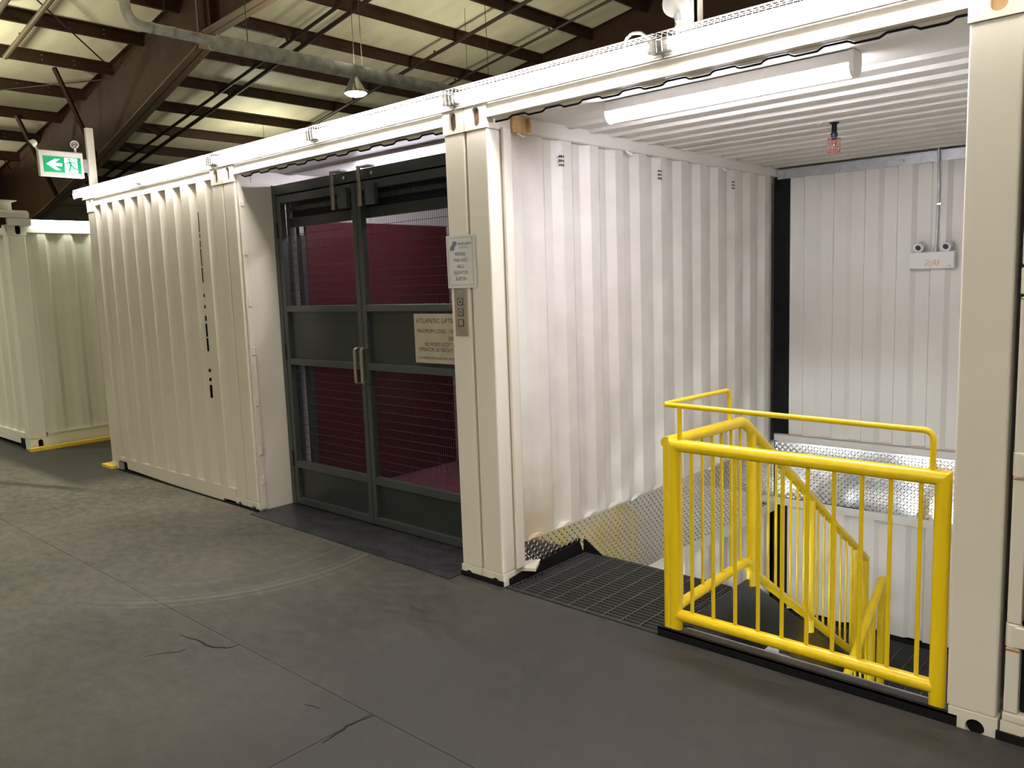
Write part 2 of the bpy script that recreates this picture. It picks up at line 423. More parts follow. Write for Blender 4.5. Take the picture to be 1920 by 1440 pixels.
def rafter(y, low, label, flange=True):
    """low: list of (x, z) along the bottom edge from left to right"""
    top = [(x, RZ(x)-.004) for x, _ in low]
    rt = thing('roof_rafter', label, 'rafter', (low[0][0], y, 0), 'main roof rafters')
    part('web', MB().prism([(a, b) for a, b in low]+top[::-1], 1, y-.012, y+.012), BROWN, rt)
    m = MB()
    for (xa, za), (xb, zb) in zip(low, low[1:]):
        m.poly([(xa, y-.15, za), (xb, y-.15, zb), (xb, y+.15, zb), (xa, y+.15, za), (xa, y-.15, za+.02), (xb, y-.15, zb+.02), (xb, y+.15, zb+.02), (xa, y+.15, za+.02)], BOXF)
    part('bottom_flange', m, BROWN2, rt)
    m = MB()
    for (xa, za), (xb, zb) in zip(top, top[1:]):
        m.poly([(xa, y-.1, za-.018), (xb, y-.1, zb-.018), (xb, y+.1, zb-.018), (xa, y+.1, za-.018), (xa, y-.1, za), (xb, y-.1, zb), (xb, y+.1, zb), (xa, y+.1, za)], BOXF)
    part('top_flange', m, BROWN, rt)
    return rt
low1 = [(-20.3, 2.9), (-14.5, 3.81), (-11.1, 4.59), (-6.13, 5.95), (-5.95, 6.14), (-4.03, 6.25), (6, 6.85)]
ra = rafter(4.6, low1, 'deep brown haunched roof rafter crossing the upper left of the hall')
sp = MB()
for dx in (-.03, .0):
    sp.box(-6.04+dx, -6.02+dx, 4.46, 4.74, 5.9, RZ(-6.1)-.02)
part('splice_plate', sp, BROWN2, ra)
part('stiffener', MB().box(-5.62, -5.6, 4.46, 4.6, 6.16, RZ(-5.6)-.02), BROWN, ra)
part('column', MB().box(-20.3, -19.9, 4.45, 4.75, 0, 3.0), BROWN, ra)
low2 = [(-20.3, 3.2), (-6, 5.6), (14, 8.9)]
rb = rafter(13.2, low2, 'dark brown far roof rafter rising behind the lit container tops at right')
low3 = [(-20.3, 3.2), (-6, 5.6), (14, 8.9)]
# flange braces
brace = [((-10.12, 3.5, RZ(-10.12)-.2), (-10.9, 4.46, 4.66)), ((-12.9, 3.6, RZ(-12.9)-.2), (-13.4, 4.46, 4.05)), ((-10.0, 8.0, RZ(-10)-.2), (-10.0, 13.1, 6.4))]
for i, (a, b) in enumerate(brace[:2]):
    one('flange_brace', MB().bar(a, b, .07, .07), BROWN, ['brown angle brace from a purlin down to the near rafter, upper one', 'brown angle brace from a purlin down to the near rafter, lower one at the sign'][i], 'brace')
rods = [((-7.1, 2.0, RZ(-7.1)-.22), (-9.7, 4.5, RZ(-9.7)-.25)), ((-11.9, 2.4, RZ(-11.9)-.24), (-10.2, 4.5, RZ(-10.2)-.24)), ((-13.2, 2.9, RZ(-13.2)-.22), (-16.6, 4.5, RZ(-16.6)-.3))]
for i, (a, b) in enumerate(rods):
    one('brace_rod', MB().tube([a, b], .014, 8), PIPE, 'thin dark diagonal brace rod under the roof, ' + ['longest one at the top left', 'nearly level one meeting the rafter', 'lowest one left of the running man sign'][i], 'rod')
# sprinkler pipes running up the roof slope
def rpipe(y, x0, x1, off, rad, label, m=PIPE):
    o = thing('sprinkler_pipe', label, 'pipe', (x0, y, RZ(x0)-off), 'dark pipes under the roof')
    part('pipe', MB().tube([(x0, y, RZ(x0)-off), (x1, y, RZ(x1)-off)], rad, 10), m, o)
    x = x0+.9
    while x < x1:
        h = MB().tube([(x, y, RZ(x)-off+rad), (x, y, RZ(x)-off+.09)], .012, 6).lathe([(.028, 0), (.016, .03)], (x, y, RZ(x)-off+.06), (0, 0, 1), 8)
        part('sprinkler_head', h, m, o)
        x += 3.05
    return o
rpipe(6.87, -17, 8, .30, .035, 'dark sprinkler pipe under the roof, left one of the close pair')
rpipe(7.22, -17, 8, .30, .045, 'dark thicker pipe under the roof, right one of the close pair')
rpipe(10.1, -13, 10, .30, .04, 'dark pipe under the roof between the hanging lamp and the far rafter')
rpipe(11.7, -14, 10, .30, .03, 'dark thin pipe under the roof nearest the far rafter')
OLV = mat('olive_pipe', (.10, .075, .035), .5)
rpipe(2.52, -9.75, -4, .30, .05, 'olive brown pipe under the roof near the top left corner', OLV)
rpipe(1.95, -8.3, -4, .30, .05, 'olive brown pipe cut off by the top left corner of the picture', OLV)

# gutter and downpipe
GX, GZ = -2.95, 5.08
gt = thing('gutter_pipe', 'grey galvanised drain pipe and trough hung under the roof on wires', 'pipe', (GX, 1.8, GZ))
bend = [(GX, 1.83, 7.4), (GX, 1.83, GZ+.22)]+[(GX, 1.83+.2*(1-math.cos(t)), GZ+.2-.2*math.sin(t)) for t in [PI/2*k/6 for k in range(1, 7)]]+[(GX, 3.05, GZ)]
part('round_pipe', MB().tube(bend, .068, 16), GALVD, gt, smooth=True)
cl = MB()
for y in (2.13, 2.42): part('coupling', MB().tube([(GX, y, GZ), (GX, y+.05, GZ)], .074, 16), GALV, gt, smooth=True)
prof = [(GX+.12*math.cos(t), GZ-.01+.12*math.sin(t)) for t in [PI+PI*k/10 for k in range(11)]]
prof = [(GX-.12, GZ+.06)]+prof+[(GX+.12, GZ+.06), (GX+.108, GZ+.06)]+[(GX+.108*math.cos(t), GZ-.01+.108*math.sin(t)) for t in [2*PI-PI*k/10 for k in range(11)]]+[(GX-.108, GZ+.06)]
part('trough', MB().prism(prof, 1, 3.0, 16), GALVD, gt)
for y in (2.35, 2.85, 3.55, 5.6, 8.6): part('hanger_wire', MB().tube([(GX, y, GZ+.06), (GX-.05, y, RZ(GX)-.05)], .006, 6), PIPE, gt)

# ================================================================ HIGH BAY LAMPS
def highbay(x, y, z, label, rad=.19, down=LAMP, up=LAMP):
    t = thing('high_bay_lamp', label, 'lamp', (x, y, z), 'high bay lamps under the roof')
    part('reflector', MB().lathe([(rad, 0), (rad*.92, .04), (rad*.62, .14), (rad*.36, .24), (rad*.33, .24), (rad*.58, .14), (rad*.88, .035), (rad*.96, 0)], (x, y, z), n=24), REFL, t, smooth=True)
    part('ballast', MB().lathe([(rad*.34, .24), (rad*.34, .40), (rad*.2, .43)], (x, y, z), n=16), CAPM, t, smooth=True)
    part('lens', MB().lathe([(rad*.2, -.045), (rad*.7, -.03), (rad*.94, 0), (rad*.94, .01)], (x, y, z), n=24), LAMPM, t, smooth=True)
    part('hanger_wire', MB().tube([(x, y, z+.42), (x, y, RZ(x)-.02)], .005, 6), PIPE, t)
    for nm_, en, ang, rx, dz in (('lamp_light', down, 150, 0, -.06), ('dome_light', up, 178, PI, .46)):
        l = bpy.data.lights.new(nm_, 'SPOT'); l.energy = en; l.color = (1.0, .97, .84) if rx == 0 else (1.0, .97, .78); l.shadow_soft_size = .12 if rx == 0 else .3
        l.spot_size = math.radians(ang); l.spot_blend = .9 if rx == 0 else .12
        lo = bpy.data.objects.new(nm_, l); C.objects.link(lo); lo.parent = t; lo.location = (0, 0, dz); lo.rotation_euler = (rx, 0, 0)
    return t
highbay(-2.93, 5.42, 4.72, 'small lit bell-shaped high bay lamp hanging below the drain trough')
HB = ['left of the picture near the low eave side', 'farthest left of the picture by the hall wall', 'over the main aisle, out of the picture at far left', 'behind the photographer, opposite the stairwell', 'behind the photographer, farthest right', 'behind the far left containers, hidden by them', 'behind the lift container, hidden by it', 'behind the stairwell container, hidden by it']

for i, (x, y) in enumerate(((-9.0, .7), (-15.5, 1.2), (-4.2, -2.6), (6.3, -5.6), (9.3, -5.2), (-11.5, 9.0), (-4.5, 9.6), (3, 9.0))):  # lamps added out of view to light the roof, facade and floor
    highbay(x, y, 4.4 if y > 0 else 5.0, 'added unseen bell-shaped high bay lamp hanging ' + HB[i], down=(240, 240, 950, 800, 800, 2200, 240, 240)[i], up=(390, 600, 200, 200, 200, 120, 130, 260)[i])

# ================================================================ CONTAINERS
CB, CT = -.055, 2.4905       # container underside and top
HL = 2.418                   # lower edge of the header
def casting(mb, x0, x1, y0, y1, z0, z1, face_y, cx, cz, rw=.026, rh=.047, flip=False):
    """corner casting: box with an oval pocket in the -y face (built from a ring of faces)"""
    n = 24; ring = []; outer = []
    for k in range(n):
        t = 2*PI*k/n
        cxx = max(-1, min(1, math.cos(t)))*rw; czz = math.sin(t)*rw + (rh-rw)*(1 if math.sin(t) > 0 else -1 if math.sin(t) < 0 else 0)
        ring.append((cx+cxx, cz+czz))
        # matching point on the rectangle
        dx, dz = math.cos(t), math.sin(t)
        hx = (x1-cx) if dx > 0 else (cx-x0); hz = (z1-cz) if dz > 0 else (cz-z0)
        s = min(hx/abs(dx) if abs(dx) > 1e-6 else 1e9, hz/abs(dz) if abs(dz) > 1e-6 else 1e9)
        outer.append((cx+dx*s, cz+dz*s))
    vs = [(a, y0, b) for a, b in outer]+[(a, y0, b) for a, b in ring]+[(a, y0+.012, b) for a, b in ring]+[(cx+(a-cx)*.98, y0+.022, cz+(b-cz)*.98) for a, b in ring]
    fs = []
    for k in range(n):
        j = (k+1) % n
        fs += [(k, j, n+j, n+k), (n+k, n+j, 2*n+j, 2*n+k), (2*n+k, 2*n+j, 3*n+j, 3*n+k)]
    fs.append(tuple(range(3*n, 4*n)))
    mb.poly(vs, fs)
    # corner fans
    for X, Z in ((x0, z0), (x1, z0), (x1, z1), (x0, z1)):
        cand = sorted(range(n), key=lambda k: (outer[k][0]-X)**2+(outer[k][1]-Z)**2)[:1][0]
        a = outer[cand-1]; b = outer[cand]; c_ = outer[(cand+1) % n]
        for p, q in ((a, b), (b, c_)):
            if abs(p[0]-q[0]) > 1e-5 and abs(p[1]-q[1]) > 1e-5: mb.poly([(p[0], y0, p[1]), (q[0], y0, q[1]), (X, y0, Z)], [(0, 1, 2)])
    # rest of the box
    v = [(x0, y0, z0), (x1, y0, z0), (x1, y0, z1), (x0, y0, z1), (x0, y1, z0), (x1, y1, z0), (x1, y1, z1), (x0, y1, z1)]
    mb.poly(v, [(4, 5, 6, 7), (0, 4, 7, 3), (1, 2, 6, 5), (0, 1, 5, 4), (3, 7, 6, 2)])
    return mb

def front_frame(root, x0, x1, posts=('L', 'R'), M_=WHITE, header=True):
    for sd in posts:
        a, b = (x0, x0+.156) if sd == 'L' else (x1-.156, x1)
        a += .0012; b -= .0012
        # pressed post: front face with softly rounded edges, inner return
        inn = b if sd == 'L' else a
        o = part('corner_post', MB().box(a+.004, b-.004, .004, .135, .0632, 2.3698), M_, root, bevel=.009, seg=3)
        part('corner_casting', casting(MB(), a, b, 0, .178, 2.370, CT, 0, (a+b)/2+(0.004 if sd == 'L' else -.004), 2.430), M_, root)
        part('corner_casting', casting(MB(), a, b, 0, .178, CB, .063, 0, (a+b)/2+(.02 if sd == 'L' else -.02), .004, .03, .032), M_, root)
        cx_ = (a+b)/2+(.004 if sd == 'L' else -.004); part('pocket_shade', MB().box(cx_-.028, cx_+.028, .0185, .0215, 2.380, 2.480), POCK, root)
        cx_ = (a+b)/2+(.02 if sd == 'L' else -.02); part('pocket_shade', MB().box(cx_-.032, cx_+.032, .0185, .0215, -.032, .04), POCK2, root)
    if header:
        # header: recessed upper web, protruding lip below
        pts = [(.012, CT-.002), (.012, 2.452), (.001, 2.442), (.001, HL), (.055, HL), (.055, HL+.01), (.06, CT-.002)]
        part('header_rail', MB().prism(pts, 0, x0+.156, x1-.156), M_, root)

def wavy(root, x0, x1):
    """dark wavy gap line between header and roof sheet"""
    m = MB(); top = []; bot = []; x = x0; per = .2175
    while x < x1:
        ph = ((x-6.46) % per)/per
        if ph < .42: z = 0
        elif ph < .50: z = (ph-.42)/.08
        elif ph < .92: z = 1
        else: z = 1-(ph-.92)/.08
        top.append((x, HL-.003-.012*z)); bot.append((x, HL-.011-.012*z)); x += .012
    n = len(top)
    vs = [(a, .050, b) for a, b in top]+[(a, .050, b) for a, b in bot]+[(a, .056, b) for a, b in top]+[(a, .056, b) for a, b in bot]
    fs = []
    for i in range(n-1): fs += [(i, i+1, n+i+1, n+i), (2*n+i, 3*n+i, 3*n+i+1, 2*n+i+1), (i, 2*n+i, 2*n+i+1, i+1), (n+i, n+i+1, 3*n+i+1, 3*n+i)]
    part('roof_edge_gap', m.poly(vs, fs), BLACK, root)
    f2 = [(a, HL) for a, _ in top]
    vs = [(a, .0505, HL+.02) for a, _ in top]+[(a, .0505, b+.001) for a, b in top]+[(a, .0555, HL+.02) for a, _ in top]+[(a, .0555, b+.001) for a, b in top]
    part('roof_edge_flange', MB().poly(vs, fs), WHITE, root)

# ---- C1: left end container, corrugated end wall
c1 = thing('shipping_container', 'white shipping container with corrugated end wall left of the lift doors', 'shipping container', (1.22, 0, CB))
front_frame(c1, 0, 2.4385)
pr = profile(.156, 2.282, .2502, .125, .045, .040, phase=.148)
part('end_wall', MB().corr(2, .11, HL+.004, 0, pr, 1, .002, .003), WHITE, c1)
bt = MB().box(.152, 2.286, .0, .05, -.0, .122)
br = [(.156, .122), (2.283, .122), (2.283, .0), (2.20, .0), (2.19, .03), (1.93, .035), (1.92, -.018), (.52, .004), (.37, .01), (.36, .055), (.345, .065), (.156, .065)]
part('bottom_rail', MB().prism([(a, b) for a, b in [(.156, .124), (2.283, .124), (2.283, .028), (2.10, .028), (2.09, .008), (1.2, .012), (.50, .028), (.36, .030), (.35, .085), (.335, .092), (.156, .092)]], 1, .0, .05), WHITE, c1)
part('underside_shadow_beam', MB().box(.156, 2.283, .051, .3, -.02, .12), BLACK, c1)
part('side_wall', MB().corr(2, .1, 2.40, 1, profile(.178, 5.9, .258, .085, .045, .036), 0, .012, .003), WHITE, c1)
part('roof', MB().box(.02, 2.42, .07, 6.0, 2.45, 2.47), WHITE, c1)
sl = MB()
for xa, z0, z1 in ((2.056, 2.11, 2.26), (2.055, 2.07, 2.10), (2.053, 2.0, 2.05), (2.05, 1.86, 1.99), (2.047, 1.74, 1.85), (2.043, 1.63, 1.655), (2.041, 1.545, 1.57), (2.039, 1.45, 1.49), (2.036, 1.33, 1.43), (2.034, 1.22, 1.32), (2.028, 1.06, 1.085), (2.026, .99, 1.015), (2.024, .86, .96)):
    part('slot', MB().box(xa-.0035, xa+.0035, -.001, .02, z0-.055, z1-.055), BLACK, c1)


# ---- C2: lift container
c2 = thing('shipping_container', 'white shipping container housing the freight lift behind dark mesh doors', 'shipping container', (3.66, 0, CB))
front_frame(c2, 2.4415, 4.8775); wavy(c2, 2.62, 4.72)
part('roof', MB().box(2.60, 4.72, .057, 5.9, 2.452, 2.47), WHITEIN, c2)
part('roof_beam', MB().box(2.6, 4.7, .43, .47, 2.442, 2.452), WHITEIN, c2)
part('side_wall', MB().box(2.49, 2.50, .30, 5.8, -.05, 2.38), WHITEIN, c2)
part('side_wall', MB().corr(2, -.05, 2.38, 1, profile(.30, 5.9, .258, .09, .045, .036, phase=.1), 0, 4.80, .003), WHITEIN, c2)
part('back_wall', MB().box(2.5, 4.8, 5.8, 5.82, -.05, 2.45), WHITEIN, c2)
part('top_side_rail', MB().box(2.50, 2.60, .135, 5.8, 2.36, 2.452), WHITEIN, c2)
part('top_side_rail', MB().box(4.76, 4.82, .135, 5.8, 2.36, 2.452), WHITEIN, c2)

# ---- C3: stairwell container
c3 = thing('shipping_container', 'open white shipping container holding the yellow-railed stairwell', 'shipping container', (6.10, 0, CB))
front_frame(c3, 4.8805, 7.3165, posts=('L',)); wavy(c3, 5.05, 7.16)
part('corner_post', MB().box(7.164, 7.318, .004, .135, .0632, 2.3698), WHITE, c3, bevel=.010, seg=3)
part('corner_casting', casting(MB(), 7.160, 7.3175, 0, .178, 2.370, CT, 0, 7.246, 2.436), WHITE, c3)
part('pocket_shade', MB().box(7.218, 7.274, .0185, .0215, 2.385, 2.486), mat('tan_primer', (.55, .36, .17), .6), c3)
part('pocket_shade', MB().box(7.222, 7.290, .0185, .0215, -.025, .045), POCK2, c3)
part('corner_casting', casting(MB(), 7.172, 7.324, 0, .178, CB, .063, 0, 7.256, .010, .030, .030), WHITE, c3)
XW = 5.02
# inner wall: rounded front return, then corrugated sheet (recess goes to -x)
part('post_return', MB().box(5.036, 5.056, .10, .16, .07, 2.38), WHITE, c3, bevel=.006)
pr = [(s_, -d_) for s_, d_ in profile(.20, 3.40, .258, .085, .055, .036, phase=.258-(.375-.20)+.10-.022)]
def inner_wall(zt, zb, name, mt, y1=3.40, xb=XW):
    return part(name, MB().corr(2, zb, zt, 1, [(a, b) for a, b in pr], 0, xb, -.003), mt, c3)
inner_wall(2.385, .14, 'side_wall', STAINW)
part('wall_front_strip', MB().box(5.0, 5.022, .14, .205, .14, 2.385), STAINW, c3)
part('top_side_rail', MB().prism([(5.0, 2.372), (5.028, 2.372), (5.034, 2.378), (5.034, 2.455), (5.0, 2.455)], 1, .14, 3.44), WHITEIN, c3)
part('right_side_wall', MB().corr(2, -.05, 2.40, 1, profile(.178, 5.9, .258, .085, .055, .036), 0, 7.235, .003), WHITEIN, c3)
part('right_top_side_rail', MB().box(7.18, 7.24, .14, 3.5, 2.37, 2.455), WHITEIN, c3)
# roof sheet: flat at the front then ridged
rp = [(.057, 0), (.60, 0)]
y = .60
while y < 3.5:
    rp += [(y+.04, 0), (y+.058, -.016), (y+.086, -.016), (y+.104, 0)]; y += .205
rp = [q for q in rp if q[0] < 3.6]
part('roof', MB().corr(0, 5.0, 7.30, 1, rp, 2, 2.452, .004), WHITEIN, c3)
part('roof_cover', MB().box(5.0, 7.3, .06, 6.0, 2.466, 2.476), WHITE, c3)
# weld scallops on the bottom rail behind the sheet and the white foot plate
foot = MB()
for k in range(13):
    yc = .375+.258*k-.055
    if yc < .2: continue
    n_ = 14; a_ = [(yc+.01+.075*math.cos(PI*k/n_), .150+.058*math.sin(PI*k/n_)) for k in range(n_+1)]
    part('weld_seam', MB().prism(a_, 0, XW-.036, XW+.0015), STAINW, c3, bevel=.001)
part('foot_plate', MB().prism([(5.03, .165), (5.11, .165), (5.11, .30), (5.03, .18)], 2, .050, .062) if False else MB().prism([(5.02, .135), (5.105, .185), (5.02, .33)], 2, .045, .062), WHITE, c3)
# lashing rings
def ring(yc, zc, flip, rad=.028):
    m = MB(); pts = []
    a0 = 0
    for k in range(13):
        t = PI*(.08+.84*k/12)
        pts.append((XW+.004+.030*math.sin(t), yc-.026*math.cos(t)+.0, zc+(-1 if flip else 1)*.030*math.sin(t)))
    m.tube(pts, .0065, 8)
    return part('lashing_ring', m, STAINW if not flip else WHITEIN, c3, smooth=True)
for yc in (.255, 1.26, 2.50): ring(yc, 2.378, True)
for yc in (.235, 1.255, 2.27): ring(yc, .185, False)
for yc in (.614, 1.636, 2.66):
    v = MB()
    for i in range(3):
        for j in range(3): v.box(XW+.0005, XW+.002, yc-.022+.017*i, yc-.022+.017*i+.008, 2.232+.023*j, 2.245+.023*j)
    o = part('vent', v, BLACK, c3)
    for z in (2.318, 2.11): part('vent_rivet', MB().lathe([(.006, 0), (.002, .004)], (XW, yc+.002, z), (1, 0, 0), 8), WHITE, c3)
one('wood_block', MB().box(5.032, 5.050, .18, .295, 2.365, 2.443).box(5.032, 5.075, .285, .297, 2.37, 2.443), WOOD, 'small raw wood block wedged in the upper front corner of the stairwell', 'wood block')

# ---- floor edge curb along containers
one('curb_strip', MB().box(7.322, 12, -.013, -.003, -.02, .030).box(7.175, 7.20, -.0035, .0, -.0, .01), BLACK, 'black strip at floor level under the container right of the stairwell post', 'curb') 
one('curb_strip', MB().box(2.30, 2.62, -.010, -.002, 0.0, .020), BLACK, 'black strip at the foot of the posts left of the lift doors', 'curb')
one('curb_strip', MB().box(4.725, 5.04, -.010, -.002, 0.0, .028), BLACK, 'black strip at the foot of the twin posts right of the lift doors', 'curb')
one('curb_strip', MB().box(.16, 2.28, -.012, -.002, 0.0, .010).box(.16, 2.28, .0, .04, -.03, -.005), BLACK, 'black strip on the floor along the foot of the corrugated end wall', 'curb')
cu = thing('stairwell_curb', 'black steel curb and worn channel at the floor edge under the yellow guardrail', 'curb', (6.6, 0, -.05))
part('face_angle', MB().box(5.985, 7.20, -.005, .003, -.02, .036).box(5.985, 7.20, -.005, .018, .030, .036), BLACK, cu)
part('channel', MB().box(6.06, 7.20, .022, .075, -.06, .030).box(6.06, 7.20, .018, .024, -.02, .0), CHAN, cu)
part('channel_edge', MB().box(6.09, 7.20, .073, .077, .026, .033), GALV, cu)

# ---- C4: next container on the right with cargo door hardware
c4 = thing('shipping_container', 'white shipping container at the right edge with cargo door hinges', 'shipping container', (8.5, 0, CB))
part('corner_post', MB().box(7.345, 7.52, .055, .18, .063, 2.37), BLACK, c4)
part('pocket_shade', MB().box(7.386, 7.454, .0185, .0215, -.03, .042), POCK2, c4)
part('corner_casting', casting(MB(), 7.332, 7.49, 0, .178, CB, .063, 0, 7.42, .006, .03, .032), WHITE, c4)
part('corner_casting', casting(MB(), 7.332, 7.49, 0, .178, 2.37, CT, 0, 7.42, 2.43), WHITE, c4)
part('foot_block', MB().box(7.334, 7.50, .002, .06, .063, .10), WHITE, c4, bevel=.01)
for i, (za, zb) in enumerate(((.10, .33), (.33+.085, .915), (.995, 1.50), (1.60, 2.36))):
    hp = part('hinge_post', MB().box(7.338, 7.380, .0, .05, za, zb), WHITE, c4, bevel=.006)
    part('rust_mark', MB().box(7.339, 7.379, -.0008, .0, zb-.012, zb-.004) if i < 1 else MB().box(7.340, 7.378, -.0008, .0, zb-.010, zb-.004), mat('rust', (.42, .20, .06), .7, var=.3, vscale=60), c4)
for zc in (.372, .955, 1.55):
    h = part('hinge', MB().tube([(7.358, .018, zc-.042), (7.358, .018, zc+.042)], .024, 14).box(7.36, 7.56, -.006, .02, zc-.036, zc+.036), WHITE, c4, bevel=.004)
part('door_gap', MB().box(7.384, 7.56, .03, .05, .10, 2.36), BLACK, c4)
part('door', MB().box(7.44, 9.7, .0, .04, .1, 2.36), WHITE, c4)
part('header_rail', MB().box(7.49, 9.6, .0, .06, HL, CT), WHITE, c4)
part('body', MB().box(7.34, 9.76, .19, 6, -.05, 2.46), WHITE, c4)

# ---- far container at left, facing +x
FX = -1.655; FY = -.174
c5 = thing('shipping_container', 'grey white shipping container at the far left across the side aisle', 'shipping container', (FX-3, FY+1.2, 0), None)
def rot_cast(z0, z1, cz):
    m = casting(MB(), FY, FY+.178, 0, .16, z0, z1, 0, FY+.10, cz)   # built in (y, depth, z) then turned to face +x
    m.v = [(FX-v[1], v[0], v[2]) for v in m.v]; return m
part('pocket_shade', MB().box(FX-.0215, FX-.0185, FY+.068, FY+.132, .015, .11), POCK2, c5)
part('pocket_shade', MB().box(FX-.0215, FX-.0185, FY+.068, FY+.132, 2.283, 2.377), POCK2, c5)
part('corner_casting', rot_cast(.0, .118, .062), GREYW, c5)
part('corner_casting', rot_cast(2.27, 2.385, 2.33), GREYW, c5)
part('corner_post', MB().box(FX-.16, FX, FY, FY+.165, .118, 2.27), GREYW, c5, bevel=.01)
part('end_wall', MB().corr(2, .16, 2.31, 1, [(a, -b) for a, b in profile(FY+.178, 2.2, .262, .075, .055, .045, phase=.10)], 0, FX-.006, -.003), GREYW, c5)
part('header_rail', MB().box(FX-.05, FX, FY+.178, 2.25, 2.305, 2.37), GREYW, c5)
part('bottom_rail', MB().box(FX-.05, FX-.004, FY+.178, 2.25, .025, .165).box(FX-.05, FX+.01, FY+.178, 2.25, .155, .17), GREYW, c5)
part('side_wall', MB().corr(2, .17, 2.30, 0, profile(FX-6, FX-.16, .278, .072, .068, .036), 1, FY+.012, .003), GREYW, c5)
part('side_rail', MB().box(FX-6, FX-.16, FY+.0, FY+.04, .05, .175).box(FX-6, FX-.16, FY, FY+.04, 2.29, 2.36), GREYW, c5)
part('side_pocket', MB().box(FX-.30, FX-.165, FY-.002, FY+.03, .0, .115), BLACK, c5)
part('body', MB().box(FX-6, FX-.06, FY+.07, 2.25, .02, 2.34), GREYW, c5)
one('lumber_strip', MB().box(FX+.02, FX+.11, FY-.03, 2.2, 0, .038), YWOOD, 'long yellow painted board on the floor along the far left container', 'board', bevel=.003)
one('lumber_strip', MB().box(-.13, .10, -.045, .05, 0, .030).box(-.13, .0, .05, .5, 0, .030), YWOOD, 'short yellow painted board under the left foot of the corrugated end wall', 'board', bevel=.003)
fl = thing('strip_light', 'lit strip light on top of the far left container', 'strip light', (FX+.03, .5, 2.36))
part('housing', MB().box(FX-.06, FX-.005, .05, 2.2, 2.365, 2.44), PLASTIC, fl)
part('tube', MB().tube([(FX+.03, .075, 2.408), (FX+.03, 2.0, 2.408)], .026, 12), TUBEF, fl)
part('end_housing', MB().box(FX+.0, FX+.05, FY-.0, .045, 2.372, 2.445), PLASTIC, fl)
one('light_housing', MB().prism([(FX-.02, 2.455), (FX+.05, 2.455), (FX+.06, 2.50), (FX-.0, 2.53), (FX-.05, 2.53)], 1, -1.0, .03), PLASTIC, 'white metal light housing without tube on top of the far left container', 'light housing')
one('roof_beam', MB().box(FX-.25, FX-.08, -.9, -.03, 2.632, 2.642).box(FX-.172, FX-.158, -.9, -.06, 2.54, 2.632).box(FX-.25, FX-.08, -.9, -.06, 2.532, 2.54), GREYW, 'cream steel beam end lying on top of the far left container', 'beam')

# ================================================================ LIFT
jl = MB().box(2.590, 2.604, .062, .285, 0.0, 2.37)
one('jamb_panel', jl, WHITE, 'smooth white steel jamb panel left of the dark lift doors', 'panel')
one('jamb_panel', MB().box(4.60, 4.615, .14, .30, 0.0, 2.37), WHITE, 'smooth white steel jamb panel right of the dark lift doors, hidden behind the posts', 'panel')
one('post_cover', MB().box(2.600, 2.618, .02, .058, .02, 2.40), WHITE, 'narrow white post edge strip with weld tabs beside the lift jamb', 'trim strip')
tabs = thing('hinge_tabs', 'row of small white weld tabs down the post edge left of the lift', 'tabs', (2.62, .03, 0))
for z in (2.20, 1.86, 1.50, 1.15, .78, .42, .20): part('tab', MB().box(2.616, 2.626, .03, .055, z, z+.06), WHITE, tabs, bevel=.003)
one('threshold_mat', MB().prism([(2.606, -.075), (4.722, -.10), (4.722, .29), (2.606, .29)], 2, .0005, .005), MAT, 'black scuffed rubber mat on the floor in front of the lift doors', 'mat')

LY = .285
fr = thing('lift_door_frame', 'dark green grey steel frame and header around the lift doors', 'door frame', (3.57, LY, 0))
part('header', MB().box(2.606, 4.62, LY, LY+.08, 2.285, 2.352), DOOR, fr, bevel=.003)
part('frame_post', MB().box(2.606, 2.652, LY, LY+.08, 0.006, 2.29), DOOR, fr, bevel=.003)
part('frame_post', MB().box(4.575, 4.62, LY, LY+.08, 0.006, 2.29), DOOR, fr, bevel=.003)
def leaf(x0, x1, label, hinge_left):
    t = thing('lift_door', label, 'door', ((x0+x1)/2, LY, .01), 'pair of lift doors')
    a, b = LY+.004, LY+.048
    for xa, xb in ((x0, x0+.042), (x1-.042, x1)): part('stile', MB().box(xa, xb, a, b, .012, 2.275), DOOR, t, bevel=.003)
    i0, i1 = x0+.0425, x1-.0425
    for nm, za, zb in (('top_rail', 2.222, 2.275), ('middle_rail', 1.448, 1.492), ('middle_rail', 1.062, 1.108), ('lower_rail', .290, .342), ('bottom_rail', .012, .062)):
        part(nm, MB().box(i0, i1, a, b, za, zb), DOOR, t, bevel=.003)
    part('solid_panel', MB().box(i0, i1, a+.028, a+.034, 1.108, 1.448), DOORP, t)
    part('solid_panel', MB().box(i0, i1, a+.028, a+.034, .062, .290), DOORP, t)
    for za, zb in ((.342, 1.062), (1.492, 2.222)):
        m = MB(); n = int((i1-i0)/.0185)
        for k in range(1, n+1):
            x = i0+(i1-i0)*k/(n+1); m.box(x-.0009, x+.0009, a+.030, a+.0318, za, zb)
        q = int((zb-za)/.0565)
        for k in range(1, q+1):
            z = za+(zb-za)*k/(q+1); m.box(i0, i1, a+.0276, a+.030, z-.0013, z+.0013)
        part('mesh_panel', m, MESHW, t)
    hx = x0-.002 if hinge_left else x1+.002
    for z in (2.03, 1.15, .35): part('hinge', MB().tube([(hx, a-.002, z-.05), (hx, a-.002, z+.06)], .007, 8), BLACK, t)
    return t
L1_ = leaf(2.656, 3.574, 'dark mesh lift door leaf on the left, without plaque', True)
R1_ = leaf(3.582, 4.571, 'dark mesh lift door leaf on the right, carrying the load plaque', False)
